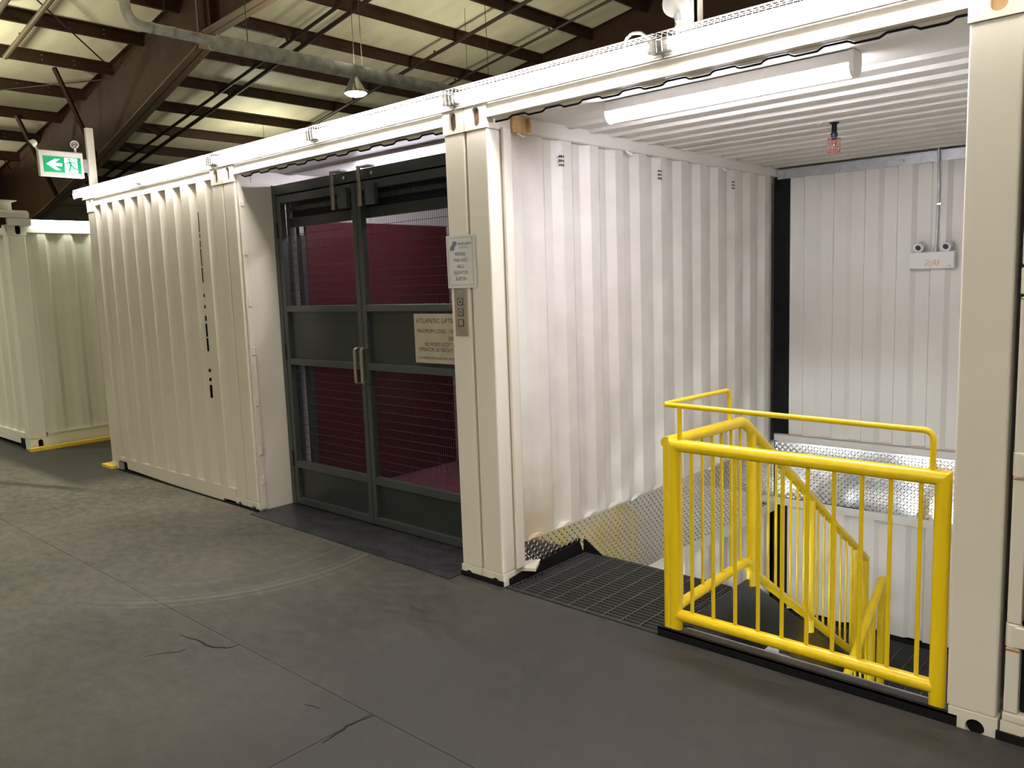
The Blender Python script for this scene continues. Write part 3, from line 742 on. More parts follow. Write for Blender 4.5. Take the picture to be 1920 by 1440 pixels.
def pull(xc, t):
    pts = [(xc, LY+.004, 1.215), (xc, LY-.040, 1.215), (xc-.0, LY-.052, 1.205), (xc, LY-.056, 1.19), (xc, LY-.056, .995), (xc, LY-.052, .98), (xc, LY-.040, .972), (xc, LY+.004, .972)]
    m = MB()
    w_ = .013
    inner = []
    n = len(pts); vs = []
    prof = [(p[1], p[2]) for p in pts]
    inn = [(LY+.004, 1.206), (LY-.037, 1.206), (LY-.045, 1.200), (LY-.048, 1.188), (LY-.048, .997), (LY-.045, .986), (LY-.037, .981), (LY+.004, .981)]
    for i in range(n-1):
        q = [prof[i], prof[i+1], inn[i+1], inn[i]]
        m.poly([(xc-w_, a, b) for a, b in q]+[(xc+w_, a, b) for a, b in q], BOXF)
    part('handle', m, CHROME, t, bevel=.002)
pull(3.548, L1_); pull(3.618, R1_)
def doorswitch(x, label):
    t = thing('door_closer', label, 'door closer', (x, LY-.04, 2.15), 'pair of door closers on the lift doors')
    part('bar', MB().box(x-.014, x+.014, LY-.060, LY-.045, 2.115, 2.360), CHROME, t, bevel=.002)
    part('bracket', MB().box(x+.018, x+.115, LY-.030, LY-.002, 2.12, 2.25), DOOR, t)
    part('top_arm', MB().box(x-.014, x+.10, LY-.055, LY, 2.352, 2.362), GALVD, t)
    part('bolt', MB().lathe([(.012, 0), (.012, .012), (.004, .014)], (x+.075, LY-.002, 2.315), (0, -1, 0), 8), CHROME, t)
doorswitch(3.415, 'chrome bar door closer at the head of the left lift leaf')
doorswitch(3.700, 'chrome bar door closer at the head of the right lift leaf')

# load plaque
pq = thing('load_plaque', 'pale metal plaque with load limit lettering on the right lift door', 'plaque', (4.33, LY, 1.12))
part('plate', MB().box(4.098, 4.562, LY-.002, LY+.002, 1.135, 1.434), BRASSP, pq)
yy = LY-.0026
text('ATLANTIC LIFTS LTD.', 'lettering', 4.118, 1.378, yy, INK, pq, height=.028, width=.325, prefix='ATLANTIC LIFTS')
text('MAXIMUM LOAD:  1361 KG', 'lettering', 4.126, 1.318, yy, INK, pq, height=.024, width=.325, prefix='MAXIMUM LOAD:  136')
text('3000 LB', 'lettering', 4.398, 1.275, yy, INK, pq, height=.024, width=.050, prefix='300')
text('NO RIDERS EXCEPT CAR', 'lettering', 4.190, 1.238, yy, INK, pq, height=.024, width=.262, prefix='NO RIDERS EXCEPT C')
text('OPERATOR OR FREIGHT HANDLERS', 'lettering', 4.134, 1.206, yy, INK, pq, height=.024, width=.322, prefix='OPERATOR OR FREIGHT H')
text('AUTHORIZED PERSONNEL ONLY ON THIS LIFT', 'lettering', 4.130, 1.160, yy, INK, pq, height=.013, width=.325, prefix='AUTHORIZED PERSONNEL ONLY ON THIS')

# lift cabin
cb = thing('lift_cabin', 'dark red lift cabin seen through the mesh doors', 'lift cabin', (3.6, 1.5, 0))
part('side_panel', MB().box(2.655, 2.681, .50, 1.95, .02, 2.112), RED, cb, bevel=.012)
part('side_panel', MB().box(4.60, 4.626, .50, 2.35, .02, 2.112), RED, cb, bevel=.012)
part('back_gate', MB().box(2.681, 4.60, 3.2, 3.23, .02, 2.112), RED, cb)
part('platform', MB().box(2.655, 4.626, .45, 3.23, -.03, .02), REDF, cb)
gg = MB()
for k in range(3): gg.box(2.62, 2.640, .40+.03*k, .415+.03*k, .02, 2.2)
part('edge_post', MB().box(2.668, 2.715, .44, .475, .02, 2.0), DOOR, cb)
# shaft guide and header louvre belong to the lift front
sh = thing('lift_shaft_guide', 'pale ribbed guide column inside the lift shaft behind the left door leaf', 'guide column', (2.64, .4, 0))
gm = MB().box(2.52, 2.60, .46, .47, 0, 2.35)
for k in range(3): gm.box(2.525+.022*k, 2.537+.022*k, .450, .46, 0, 2.35)
part('column', gm, mat('guide_grey', (.34, .34, .42), .45), sh)
part('bright_edge', MB().box(2.598, 2.634, .44, .452, 0, 2.35), PLASTIC, sh)
part('gap', MB().box(2.634, 2.668, .455, .46, 0, 2.35), BLACK, sh)
gr = thing('header_grille', 'black louvred grille and beam behind the top of the lift doors', 'grille', (3.6, .40, 2.0))
lv = MB(); x = 2.70
while x < 4.60: lv.box(x, x+.005, .385, .41, 2.20, 2.275); x += .0262
part('louvre', lv, DOOR, gr)
part('backing', MB().box(2.66, 4.60, .415, .425, 2.06, 2.33), BLACK, gr)
part('grille_beam', MB().box(2.68, 4.60, .378, .412, 2.173, 2.203), DOOR, gr, bevel=.003)
part('lower_beam', MB().box(2.67, 4.60, .375, .41, 2.057, 2.122), DOOR, gr, bevel=.004)
part('clip', MB().box(3.84, 3.90, .372, .384, 2.235, 2.242), CHROME, gr)
part('clip', MB().box(2.735, 2.741, .372, .384, 2.21, 2.27), CHROME, gr)
lc = thing('strip_light', 'strip light on the ceiling inside the lift container, glimpsed above the red cabin wall', 'strip light', (3.3, 2.2, 2.42))
part('housing', MB().box(2.9, 4.1, .80, .90, 2.42, 2.45), PLASTIC, lc)
part('tube', MB().tube([(2.92, .85, 2.395), (4.08, .85, 2.395)], .02, 10), CABM, lc)

# ================================================================ NOTICE AND CALL PANEL
nt_ = thing('paper_notice', 'laminated paper notice about the elevator button taped to the white post', 'notice', (4.83, -.006, 1.585))
pm = MB(); nx, nz = 8, 10
x0, x1, z0, z1 = 4.726, 4.931, 1.583, 1.856
for lay in (0, 1):
    pass
vs = []; 
for lay, dy in ((0, 0), (1, .0012)):
    for i in range(nx+1):
        for j in range(nz+1):
            a, b = i/nx, j/nz
            y = -.006-.005*math.sin(a*5+b*2)*.5-.006*(1-a)*(1-a)+dy
            vs.append((x0+(x1-x0)*a+.004*(1-b)*(1 if a < .5 else -.4)*0, y, z0+(z1-z0)*b))
W_ = nz+1; B_ = (nx+1)*W_; fs = []
for i in range(nx):
    for j in range(nz):
        a = i*W_+j; fs += [(a, a+W_, a+W_+1, a+1), (B_+a+1, B_+a+W_+1, B_+a+W_, B_+a)]
for i in range(nx): fs += [(i*W_, B_+i*W_, B_+(i+1)*W_, (i+1)*W_), ((i+1)*W_+nz, B_+(i+1)*W_+nz, B_+i*W_+nz, i*W_+nz)]
for j in range(nz): fs += [(j+1, B_+j+1, B_+j, j), (nx*W_+j, B_+nx*W_+j, B_+nx*W_+j+1, nx*W_+j+1)]
pm.poly(vs, fs); part('sheet', pm, PAPER, nt_, smooth=True)
yn = -.0162
bd = MB()
bx0, bx1, bz0, bz1 = 4.740, 4.920, 1.598, 1.843
for q in ((bx0, bx1, bz0, bz0+.0012), (bx0, bx1, bz1-.0012, bz1), (bx0, bx0+.0012, bz0, bz1), (bx1-.0012, bx1, bz0, bz1)): bd.box(q[0], q[1], yn, yn+.0004, q[2], q[3])
part('border', bd, INK, nt_)
for s_, z in (('PLEASE', 1.752), ('PUSH AND', 1.720), ('HOLD', 1.688), ('ELEVATOR', 1.656), ('BUTTON', 1.624)):
    text(s_, 'lettering', 4.829, z, yn, INK, nt_, height=.0165, width=len(s_)*.0125, align='CENTER')
text('SEABOARD', 'lettering', 4.814, 1.806, yn, INK, nt_, height=.011, width=.094)
text('SELF STORAGE', 'lettering', 4.820, 1.790, yn, INK, nt_, height=.0065, width=.070)
lg = MB()
for k in range(3):
    P = []
    for i in range(9):
        t = i/8; P.append((4.758+.010*k+.016*t+.006*math.sin(2*PI*(t-.5)), 1.778+.048*t))
    wv = .0062
    for i in range(8):
        (a, b), (c_, d_) = P[i], P[i+1]
        lg.poly([(a, yn, b), (a+wv, yn, b), (c_+wv, yn, d_), (c_, yn, d_)], [(0, 1, 2, 3)])
part('logo', lg, NAVY, nt_)
cp = thing('call_panel', 'brushed steel lift call button panel on the post under the notice', 'button panel', (4.803, -.004, 1.33))
part('plate', MB().box(4.758, 4.850, -.004, .002, 1.332, 1.61), STEELP, cp, bevel=.001)
for i, z in enumerate((1.512, 1.456, 1.400)):
    b = part('button', MB().box(4.788, 4.820, -.0075, -.004, z-.016, z+.016), STEELP, cp, bevel=.001)
    rimm = MB()
    for q in ((4.785, 4.823, z-.019, z-.0165), (4.785, 4.787, z-.019, z+.019), (4.785, 4.823, z+.0165, z+.019), (4.821, 4.823, z-.019, z+.019)): rimm.box(q[0], q[1], -.0078, -.004, q[2], q[3])
    part('button_rim', rimm, DARKG, cp)
    if i == 0: part('arrow', MB().prism([(4.797, z-.006), (4.811, z-.006), (4.804, z+.007)], 1, -.0082, -.0076), INK, cp)
    if i == 1: part('arrow', MB().prism([(4.797, z+.006), (4.804, z-.007), (4.811, z+.006)], 1, -.0082, -.0076), INK, cp)
for z in (1.352, 1.562): part('screw', MB().lathe([(.005, 0), (.003, .003)], (4.805, -.004, z), (0, -1, 0), 8), CHROME, cp)

# ================================================================ STRIP LIGHTS ON THE HEADERS
GS = 'caged strip lights along the container tops'
SLAB = ['above the left half of the corrugated end wall, the farthest one', 'above the right half of the corrugated end wall', 'above the left lift door leaf', 'above the right lift door leaf', 'above the left half of the stairwell opening', 'above the right half of the stairwell opening, nearest and brightest']
def strip(x0):
    t = thing('strip_light', '', 'strip light', (x0+.6, 0, CT), GS)
    x1 = x0+1.205
    part('housing', MB().prism([(.012, CT+.001), (.0, CT+.004), (-.012, CT+.010), (-.012, CT+.014), (.012, CT+.03), (.012, CT+.085), (.06, CT+.085), (.06, CT+.001)], 0, x0, x1), PLASTIC, t)
    part('tube', MB().tube([(x0+.045, -.035, CT+.042), (x1-.045, -.035, CT+.042)], .0215, 14), TUBEM, t, smooth=True)
    for xa, xb in ((x0+.004, x0+.044), (x1-.044, x1-.004)): part('lamp_holder', MB().box(xa, xb, -.05, .012, CT+.016, CT+.07), CAPM, t, bevel=.006)
    part('tray', MB().box(x0, x1, -.014, .0, CT-.004, CT+.001), GALVD, t)
    g_ = MB(); wr = .0011
    sec = [(.0, CT+.088), (-.045, CT+.088), (-.082, CT+.080), (-.088, CT+.045), (-.082, CT+.002)]
    x = x0+.006
    while x < x1:
        for (a, b), (c_, d_) in zip(sec, sec[1:]):
            g_.bar((x, a, b), (x, c_, d_), wr*2)
        x += .0255
    for (a, b) in sec+[(-.022, CT+.088), (-.066, CT+.085), (-.084, CT+.024)]:
        g_.bar((x0+.003, a, b), (x1-.003, a, b), wr*2)
    part('wire_guard', g_, GALV, t)
    return t
s0 = strip(-.060)
s0['label'] = 'lit caged strip light ' + SLAB[0]
for k in range(1, 6):
    c_ = copy_tree(s0, (1.2235*k+(-.02 if k == 1 else 0), 0, 0)); c_['label'] = 'lit caged strip light ' + SLAB[k]

for k in (6, 7, 8):
    c_ = copy_tree(s0, (1.2235*k, 0, 0)); c_['label'] = 'lit caged strip light right of the stairwell post, ' + ORD[k-6] + ' one out of the picture'
# unseen opposite side of the aisle; its strips are added to light the facade
oc = thing('shipping_container', 'unseen white shipping container across the aisle behind the photographer', 'shipping container', (8.5, -5.7, -.05), 'unseen containers across the aisle')
part('end_wall', MB().corr(2, .1, 2.42, 0, profile(7.45, 9.55, .262, .085, .06, .045), 1, -4.50, -.003), WHITE, oc)
part('corner_post', MB().box(7.28, 7.45, -4.65, -4.49, -.0, 2.49), WHITE, oc)
part('corner_post', MB().box(9.55, 9.715, -4.65, -4.49, -.0, 2.49), WHITE, oc)
part('header_rail', MB().box(7.45, 9.55, -4.55, -4.49, 2.42, 2.49), WHITE, oc)
part('bottom_rail', MB().box(7.45, 9.55, -4.55, -4.49, .0, .12), WHITE, oc)
part('body', MB().box(7.3, 9.7, -10.5, -4.60, .01, 2.46), WHITE, oc)
for k in range(1, 5):
    c_ = copy_tree(oc, (-2.44*k, 0, 0)); c_['label'] = 'unseen white shipping container across the aisle, ' + ORD[k] + ' one left of the photographer'
for k in range(6):
    c_ = copy_tree(s0, (1.2235*k+3.8, -4.49, 0)); c_.rotation_euler = (0, 0, PI); c_['group'] = 'added strip lights across the aisle'; c_['label'] = 'added unseen lit caged strip light across the aisle behind the photographer, ' + ORD[k] + ' from the left'
# things on top of the headers
po = one('mounting_post', MB().box(-.060, -.020, .065, .130, 2.50, 3.135), WHITE, 'white square post standing on the container top beside the running man sign', 'post', bevel=.003)
rt = thing('mounting_post', 'white flat post on the container top above the stairwell behind the round box', 'post', (6.12, .05, 2.49))
part('plate', MB().box(6.072, 6.160, .064, .074, 2.49, 3.0), WHITE, rt)
part('side_flange', MB().box(6.150, 6.160, .064, .12, 2.49, 3.0), WHITE, rt)
jb = thing('junction_box', 'round grey electrical box with armoured cable on the white post above the stairwell', 'junction box', (6.085, .04, 2.66))
part('box', MB().lathe([(.056, 0), (.058, .004), (.058, .036), (.054, .040)], (6.085, .062, 2.708), (0, -1, 0), 24), GALVD, jb, smooth=True)
def armoured(pts, name, parent):
    P = []
    pv = [Vector(p) for p in pts]
    for i in range(len(pv)-1):
        for k in range(8): P.append(pv[i].lerp(pv[i+1], k/8))
    P.append(pv[-1])
    # smooth the line
    for _ in range(6): P = [P[0]]+[(P[i-1]+P[i]*2+P[i+1])/4 for i in range(1, len(P)-1)]+[P[-1]]
    return part(name, MB().tube(P, [.008 if i % 2 else .0062 for i in range(len(P))], 10), GALV, parent)
part('connector', MB().tube([(6.100, .02, 2.655), (6.104, .02, 2.625)], .014, 10), GALV, jb)
armoured([(6.102, .02, 2.635), (6.100, .01, 2.60), (6.112, .0, 2.57), (6.14, .0, 2.555)], 'cable', jb)
ac = thing('armoured_cable', 'loop of armoured cable arching over the strip light top above the stairwell', 'cable', (5.93, .03, 2.57))
armoured([(5.835, .03, 2.575), (5.845, .03, 2.615), (5.875, .03, 2.632), (5.92, .03, 2.625), (5.96, .03, 2.59)], 'cable', ac)

# running man sign (faces +x)
SX = -.02
ex = thing('exit_sign', 'green running man emergency exit sign with arrow and two lamp heads', 'exit sign', (SX, -.16, 2.68))
part('case', MB().box(SX-.05, SX, -.350, .020, 2.680, 2.905), PLASTIC, ex, bevel=.008)
def fyz(pts, name, m, x, par):
    mb_ = MB().prism([], 0, 0, 0) if False else MB()
    n = len(pts)
    vs = [(x, a, b) for a, b in pts]+[(x-.0008, a, b) for a, b in pts]
    fs = [tuple(range(n)), tuple(range(n, 2*n))[::-1]]+[(i, n+i, n+(i+1) % n, (i+1) % n) for i in range(n)]
    return part(name, mb_.poly(vs, fs), m, par)
Y0, Y1, Z0, Z1 = -.318, -.004, 2.716, 2.856
fy = lambda s: Y0+(Y1-Y0)*s
fz = lambda s: Z1-(Z1-Z0)*s
fyz([(Y0, Z0), (Y1, Z0), (Y1, Z1), (Y0, Z1)], 'green_panel', SIGNG, SX+.0012, ex)
fyz([(fy(.555), fz(.96)), (fy(.90), fz(.96)), (fy(.90), fz(.04)), (fy(.555), fz(.04))], 'white_doorway', SIGNW, SX+.0024, ex)
A = [(.075, .50), (.31, .16), (.45, .16), (.29, .41), (.49, .41), (.49, .60), (.29, .60), (.45, .85), (.31, .85)]
fyz([(fy(a), fz(b)) for a, b in A[::-1]], 'arrow', SIGNW, SX+.0024, ex)
man = MB()
def limb(a, b, wd):
    a = Vector((fy(a[0]), fz(a[1]))); b = Vector((fy(b[0]), fz(b[1]))); d = (b-a).normalized(); n_ = Vector((-d.y, d.x))*wd/2
    q = [a+n_, a-n_, b-n_, b+n_]; x = SX+.0036
    man.poly([(x, p.x, p.y) for p in q]+[(x-.0006, p.x, p.y) for p in q], BOXF)
cc = (fy(.69), fz(.16)); man.lathe([(.0095, 0), (.0095, .0008)], (SX+.003, cc[0], cc[1]), (1, 0, 0), 14)
for a, b, wd in (((.70, .26), (.73, .55), .020), ((.69, .27), (.63, .40), .008), ((.63, .40), (.56, .42), .007), ((.74, .28), (.83, .34), .008), ((.83, .34), (.87, .46), .007), ((.71, .52), (.69, .72), .012), ((.69, .72), (.66, .92), .010), ((.74, .52), (.82, .70), .012), ((.82, .70), (.94, .74), .009)): limb(a, b, wd)
part('running_man', man, SIGNG, ex)
mn = MB()
part('mount_bracket', MB().box(SX-.045, SX-.005, .02, .06, 2.74, 2.85).box(SX-.04, SX-.01, .06, .10, 2.715, 2.745).box(SX-.03, SX-.01, .05, .11, 2.75, 2.80), GALV, ex)
def head(y, z, d, name='lamp_head'):
    ax = Vector(d).normalized(); c_ = Vector((SX-.03, y, z))
    o = part(name, MB().lathe([(.012, -.035), (.026, -.025), (.034, .005), (.037, .012), (.034, .014), (.03, .008)], c_, ax, 18), PLASTIC, ex, smooth=True)
    part('lens', MB().lathe([(.033, .006), (.02, .013), (.001, .016)], c_, ax, 16), REFL, o, smooth=True)
head(-.375, 2.955, (-.3, -.75, -.6)); head(-.030, 2.975, (.85, -.45, .1))
part('swivel', MB().tube([(SX-.03, -.345, 2.90), (SX-.03, -.36, 2.935)], .010, 8), PLASTIC, ex)
part('swivel', MB().tube([(SX-.03, -.03, 2.90), (SX-.03, -.03, 2.945)], .010, 8), PLASTIC, ex)

# ================================================================ STAIRWELL
# ceiling light
cl_ = thing('ceiling_light', 'lit tube fixture with white end caps on the stairwell ceiling', 'ceiling light', (6.11, .34, 2.36))
fx0, fx1, fy0, fy1 = 5.515, 6.690, .315, .405
part('housing', MB().box(fx0, fx1, fy0, fy1, 2.403, 2.448), PLASTIC, cl_, bevel=.002)
rad_ = .040
dp = [(fy0+.002, 2.403)]+[((fy0+fy1)/2+.043*math.cos(t), 2.394+.040*math.sin(t)) for t in [PI+PI*k/10 for k in range(11)]]+[(fy1-.002, 2.403)]
part('diffuser', MB().prism(dp, 0, fx0+.012, fx1-.012), ROOMM, cl_, smooth=True)
for xa, xb in ((fx0-.002, fx0+.012), (fx1-.012, fx1+.006)):
    part('end_cap', MB().prism([(fy0-.002, 2.45)]+[((fy0+fy1)/2+.047*math.cos(t), 2.395+.045*math.sin(t)) for t in [PI+PI*k/10 for k in range(11)]]+[(fy1+.002, 2.45)], 0, xa, xb), PLASTIC, cl_)
# sprinkler
sk = thing('fire_sprinkler', 'black sprinkler head in a red wire cage hanging from the stairwell ceiling', 'sprinkler', (6.12, 1.75, 2.28))
sx, sy = 6.10, 1.733
part('stem', MB().lathe([(.026, .0), (.026, -.004), (.014, -.006), (.014, -.052)], (sx, sy, 2.434), (0, 0, 1), 16), BLACK, sk, smooth=True)
part('body', MB().lathe([(.016, 0), (.019, -.004), (.019, -.018), (.014, -.032), (.011, -.042)], (sx, sy, 2.380), (0, 0, 1), 16), DARKG, sk, smooth=True)
cg = MB(); R_ = .034
for k in range(8):
    t = 2*PI*k/8; cg.tube([(sx+R_*math.cos(t), sy+R_*math.sin(t), 2.345), (sx+R_*math.cos(t), sy+R_*math.sin(t), 2.272)], .0013, 6)
for z in (2.345, 2.322, 2.272): cg.tube([(sx+R_*math.cos(t), sy+R_*math.sin(t), z) for t in [2*PI*k/24 for k in range(25)]], .0014, 6)
for k in range(4):
    t = 2*PI*k/4+.3; cg.tube([(sx+.010*math.cos(t), sy+.010*math.sin(t), 2.345), (sx+R_*math.cos(t), sy+R_*math.sin(t), 2.345)], .0013, 6)
    cg.tube([(sx+.012*math.cos(t), sy+.012*math.sin(t), 2.34), (sx, sy, 2.272), (sx+R_*math.cos(t), sy+R_*math.sin(t), 2.272)], .0013, 6)
part('cage', cg, REDW, sk)
part('nozzle', MB().lathe([(.006, 0), (.006, -.025), (.010, -.028), (.010, -.031)], (sx, sy, 2.338), (0, 0, 1), 10), CHROME, sk)
one('ceiling_clip', MB().box(6.015, 6.022, 1.70, 1.705, 2.425, 2.436).box(6.045, 6.052, 1.66, 1.665, 2.425, 2.436).bar((6.018, 1.70, 2.430), (6.048, 1.665, 2.430), .002), CHROME, 'tiny wire clip on the stairwell ceiling beside the sprinkler', 'clip')

# back partition of the stairwell
BY = 3.40
bw = thing('stairwell_partition', 'white ribbed metal partition closing the back of the stairwell, upper storey', 'partition', (6.2, BY, .2))
def ribs(x0, x1, z0, z1, m_, par, name='sheet', rec0=5.359):
    pts = []; k0 = -1; x = rec0-.232*3
    run = []
    while x < x1+.3:
        run += [(x-.006, 0), (x+.026, .026), (x+.118, .026), (x+.132, 0)]; x += .232
    def val(q):
        for (xa, da), (xb, db) in zip(run, run[1:]):
            if xa <= q <= xb: return da+(db-da)*(q-xa)/max(1e-9, xb-xa)
        return 0
    rr = [(x0, val(x0))]+[k for k in run if x0 < k[0] < x1]+[(x1, val(x1))]
    return part(name, MB().corr(2, z0, z1, 0, rr, 1, BY, .003), m_, par)
ribs(5.137, 7.24, .276, 2.36, WHITEIN, bw)
one('dark_gap', MB().box(5.0, 5.14, BY+.015, BY+.03, .27, 2.38), BLACK, 'narrow black strip painting the dark gap at the left end of the upper back partition', 'panel')  # black sheet stands in for the unlit gap beside the partition
lw = thing('stairwell_partition', 'white ribbed metal partition closing the back of the stairwell, lower storey', 'partition', (6.2, BY, -1.2))
ribs(5.137, 7.24, -1.235, -.33, WHITEIN, lw, rec0=5.378)
one('dark_gap', MB().box(5.0, 5.14, BY+.015, BY+.03, -2.6, -.32), BLACK, 'narrow black strip painting the dark gap at the left end of the lower back partition', 'panel')
one('top_flashing', MB().box(5.036, 7.24, BY-.006, BY+.0, 2.351, 2.420).box(5.036, 7.24, BY-.02, BY, 2.418, 2.424), GALV, 'pale galvanised flashing strip across the top of the back partition', 'flashing')
sc = MB()
fs_ = bpy.data.objects['top_flashing']
ORG['top_flashing'] = Vector(fs_.location)
for x in (5.075, 5.53, 5.985, 6.44): part('screw', MB().lathe([(.010, 0), (.007, .005)], (x, BY-.006, 2.382), (0, -1, 0), 10), GALVD, fs_)
one('sill_angle', MB().box(5.022, 7.24, BY-.012, BY+.012, .214, .272).box(5.022, 7.24, BY-.012, BY+.04, .268, .274), WHITEIN, 'white sill angle under the upper back partition', 'sill')
one('head_angle', MB().box(5.022, 7.24, BY-.012, BY+.012, -.332, -.262), WHITEIN, 'white head angle over the lower back partition', 'angle')
# em light
em = thing('emergency_light', 'white emergency light unit with two lamp heads on the back partition', 'emergency light', (6.2, BY-.05, 1.595))
part('case', MB().box(6.055, 6.353, BY-.065, BY-.001, 1.598, 1.716), PLASTIC, em, bevel=.005)
for xx in (6.120, 6.300):
    ax = Vector((-.15, -.85, -.35)); c_ = (xx, BY-.06, 1.752)
    o = part('lamp_head', MB().lathe([(.018, -.05), (.030, -.042), (.032, .0), (.036, .012), (.033, .016), (.027, .012)], c_, ax, 18), PLASTIC, em, smooth=True)
    part('lens', MB().lathe([(.028, .008), (.018, .013), (.001, .014)], c_, ax, 16), DARKG, o)
lb = MB(); random.seed(3)
for i in range(10):
    for j in range(6):
        if random.random() < .6: lb.box(6.165+.0095*i, 6.165+.0095*i+.006, BY-.0665, BY-.0655, 1.616+.0075*j, 1.620+.0075*j)
part('warning_label', lb, ORANGE, em)
part('warning_label', MB().box(6.247, 6.258, BY-.0665, BY-.0655, 1.625, 1.655), LEMON, em)
part('maker_mark', MB().box(6.315, 6.335, BY-.0665, BY-.0655, 1.613, 1.616), INK, em)
cd = thing('conduit', 'thin metal conduit running up the back partition to the ceiling', 'conduit', (6.22, BY-.02, 1.716))
part('pipe', MB().tube([(6.225, BY-.03, 1.72), (6.228, BY-.03, 1.80), (6.228, BY-.022, 2.0), (6.232, BY-.022, 2.18), (6.226, BY-.03, 2.33), (6.224, BY-.03, 2.452)], .0085, 10), GALV, cd, smooth=True)
part('coupling', MB().tube([(6.225, BY-.03, 1.716), (6.225, BY-.03, 1.745)], .014, 10), GALV, cd)
part('strap', MB().box(6.222, 6.252, BY-.034, BY-.012, 2.045, 2.056), CHROME, cd)

# checker plates
def tread(name_label, o0, ex, ey, nrm, w_, h_, pitch=.034, cut=None):
    """checker plate: slab with raised lugs; o0 origin, ex/ey in-plane, nrm outwards"""
    o0 = Vector(o0); ex = Vector(ex); ey = Vector(ey); nrm = Vector(nrm)
    t = thing('checker_plate', name_label, 'metal plate', o0)
    vs = [o0+ex*a+ey*b+nrm*c for c in (0, -.004) for a, b in ((0, 0), (w_, 0), (w_, h_), (0, h_))]
    part('plate', MB().poly(vs, [(0, 1, 2, 3), (7, 6, 5, 4), (0, 4, 5, 1), (1, 5, 6, 2), (2, 6, 7, 3), (3, 7, 4, 0)]), TREAD, t)
    L = MB(); i = 0
    s2 = math.sqrt(.5); hl, hw, hh = .0135, .0040, .0026
    a = pitch/2
    while a < w_-.008:
        b = pitch/2; j = 0
        while b < h_-.008:
            sg = 1 if (i+j) % 2 else -1
            d = ex*s2+ey*s2*sg; q = ex*(-s2*sg)+ey*s2; c = o0+ex*a+ey*b+nrm*.0002
            vs = [c-d*hl, c-d*hl*.5+q*hw, c+d*hl*.5+q*hw, c+d*hl, c+d*hl*.5-q*hw, c-d*hl*.5-q*hw, c-d*hl*.45+nrm*hh, c+d*hl*.45+nrm*hh]
            L.poly(vs, [(0, 1, 6), (1, 2, 7, 6), (2, 3, 7), (3, 4, 7), (4, 5, 6, 7), (5, 0, 6)])
            b += pitch*.72; j += 1
        a += pitch*.72; i += 1
    part('raised_pattern', L, TREAD, t)
    return t
tread('aluminium checker plate along the foot of the left stairwell wall, near sheet', (5.026, .155, -.305), (0, 1, 0), (0, 0, 1), (1, 0, 0), 1.095, .498)
tread('aluminium checker plate along the foot of the left stairwell wall, far sheet', (5.026, 1.25, -.305), (0, 1, 0), (0, 0, 1), (1, 0, 0), 2.13, .503)
a1 = .012
tread('aluminium checker plate on the back of the stairwell, duller left sheet', (5.03, BY-.012, -.268), (1, 0, 0), (0, 0, 1), (0, -1, 0), .76, .48)
tread('aluminium checker plate on the back of the stairwell, shiny right sheet', (5.79, BY-.014, -.268), (1, 0, 0), (0, 0, 1), (0, -1, 0), 1.42, .48)

# lower container walls
lc3 = thing('shipping_container', 'white lower storey container walls seen down the stairwell', 'shipping container', (6.1, 1.7, -2.9))
part('top_side_rail', MB().box(4.98, 5.035, -.0, 3.42, -.385, -.306), WHITEIN, lc3)
part('side_wall', MB().corr(2, -2.85, -.385, 1, [(a, b) for a, b in pr], 0, XW, -.003), WHITEIN, lc3)
part('right_side_wall', MB().box(7.235, 7.245, .0, 3.4, -2.85, -.06), WHITEIN, lc3)
part('front_wall', MB().box(5.0, 7.24, -.12, -.10, -2.85, -.31), WHITEIN, lc3)
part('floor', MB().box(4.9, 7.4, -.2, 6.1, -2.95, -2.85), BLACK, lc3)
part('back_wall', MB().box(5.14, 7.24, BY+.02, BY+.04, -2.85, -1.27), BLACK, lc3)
pl = thing('strip_light', 'strip light below the front floor edge inside the stairwell, glaring in the shiny checker plate', 'strip light', (5.5, .3, -.35))
part('housing', MB().box(5.08, 6.25, -.05, .01, -.62, -.56), PLASTIC, pl)
part('tube', MB().tube([(5.12, .06, -.59), (6.2, .06, -.59)], .048, 14), PITM, pl)
pl2 = copy_tree(pl, (.15, 0, -.55)); pl2['label'] = 'second strip light inside the stairwell front, lower than the other one and out of sight'; pl2['group'] = pl['group'] = 'strip lights low in the stairwell'

# gratings
def grating(x0, x1, y0, y1, z, label, bar_ax='x', sp=.0305, rod=.1032, off=0.0, name='floor_grating', cat='grating'):
    t = thing(name, label, cat, ((x0+x1)/2, (y0+y1)/2, z-.03))
    b = MB(); h = .028
    y = y0+.012
    while y < y1-.006:
        b.box(x0, x1, y-.0022, y+.0022, z-h, z); y += sp
    part('bearing_bars', b, GRATE, t)
    c = MB(); x = x0+off
    while x < x1-.01:
        c.box(x-.0028, x+.0028, y0, y1, z-.012, z+.0008); x += rod
    part('cross_rods', c, GRATE, t)
    part('edge_band', MB().box(x0, x1, y0-.003, y0+.002, z-h-.004, z).box(x0, x1, y1-.003, y1+.003, z-h-.004, z).box(x0-.003, x0+.002, y0, y1, z-h-.004, z).box(x1-.002, x1+.003, y0, y1, z-h-.004, z), GRATE, t)
    return t
grating(5.058, 5.985, .012, .715, 0, 'black bar grating landing at the top of the stairs', off=.088)
one('drip_pan', MB().box(5.06, 5.985, .03, .70, -.075, -.065), BLACK, 'black drip pan under the top landing grating', 'pan')
tb = thing('toe_board', 'black angle toe board along the left edge of the top landing', 'toe board', (5.04, .35, -.03))
part('side_plate', MB().prism([(.045, -.05), (.71, -.05), (.66, .076), (.20, .052), (.16, .052), (.16, .045), (.045, .03)], 0, 5.036, 5.044), BLACK, tb)
part('base_flange', MB().box(5.036, 5.06, .0, .71, -.02, -.004), BLACK, tb)
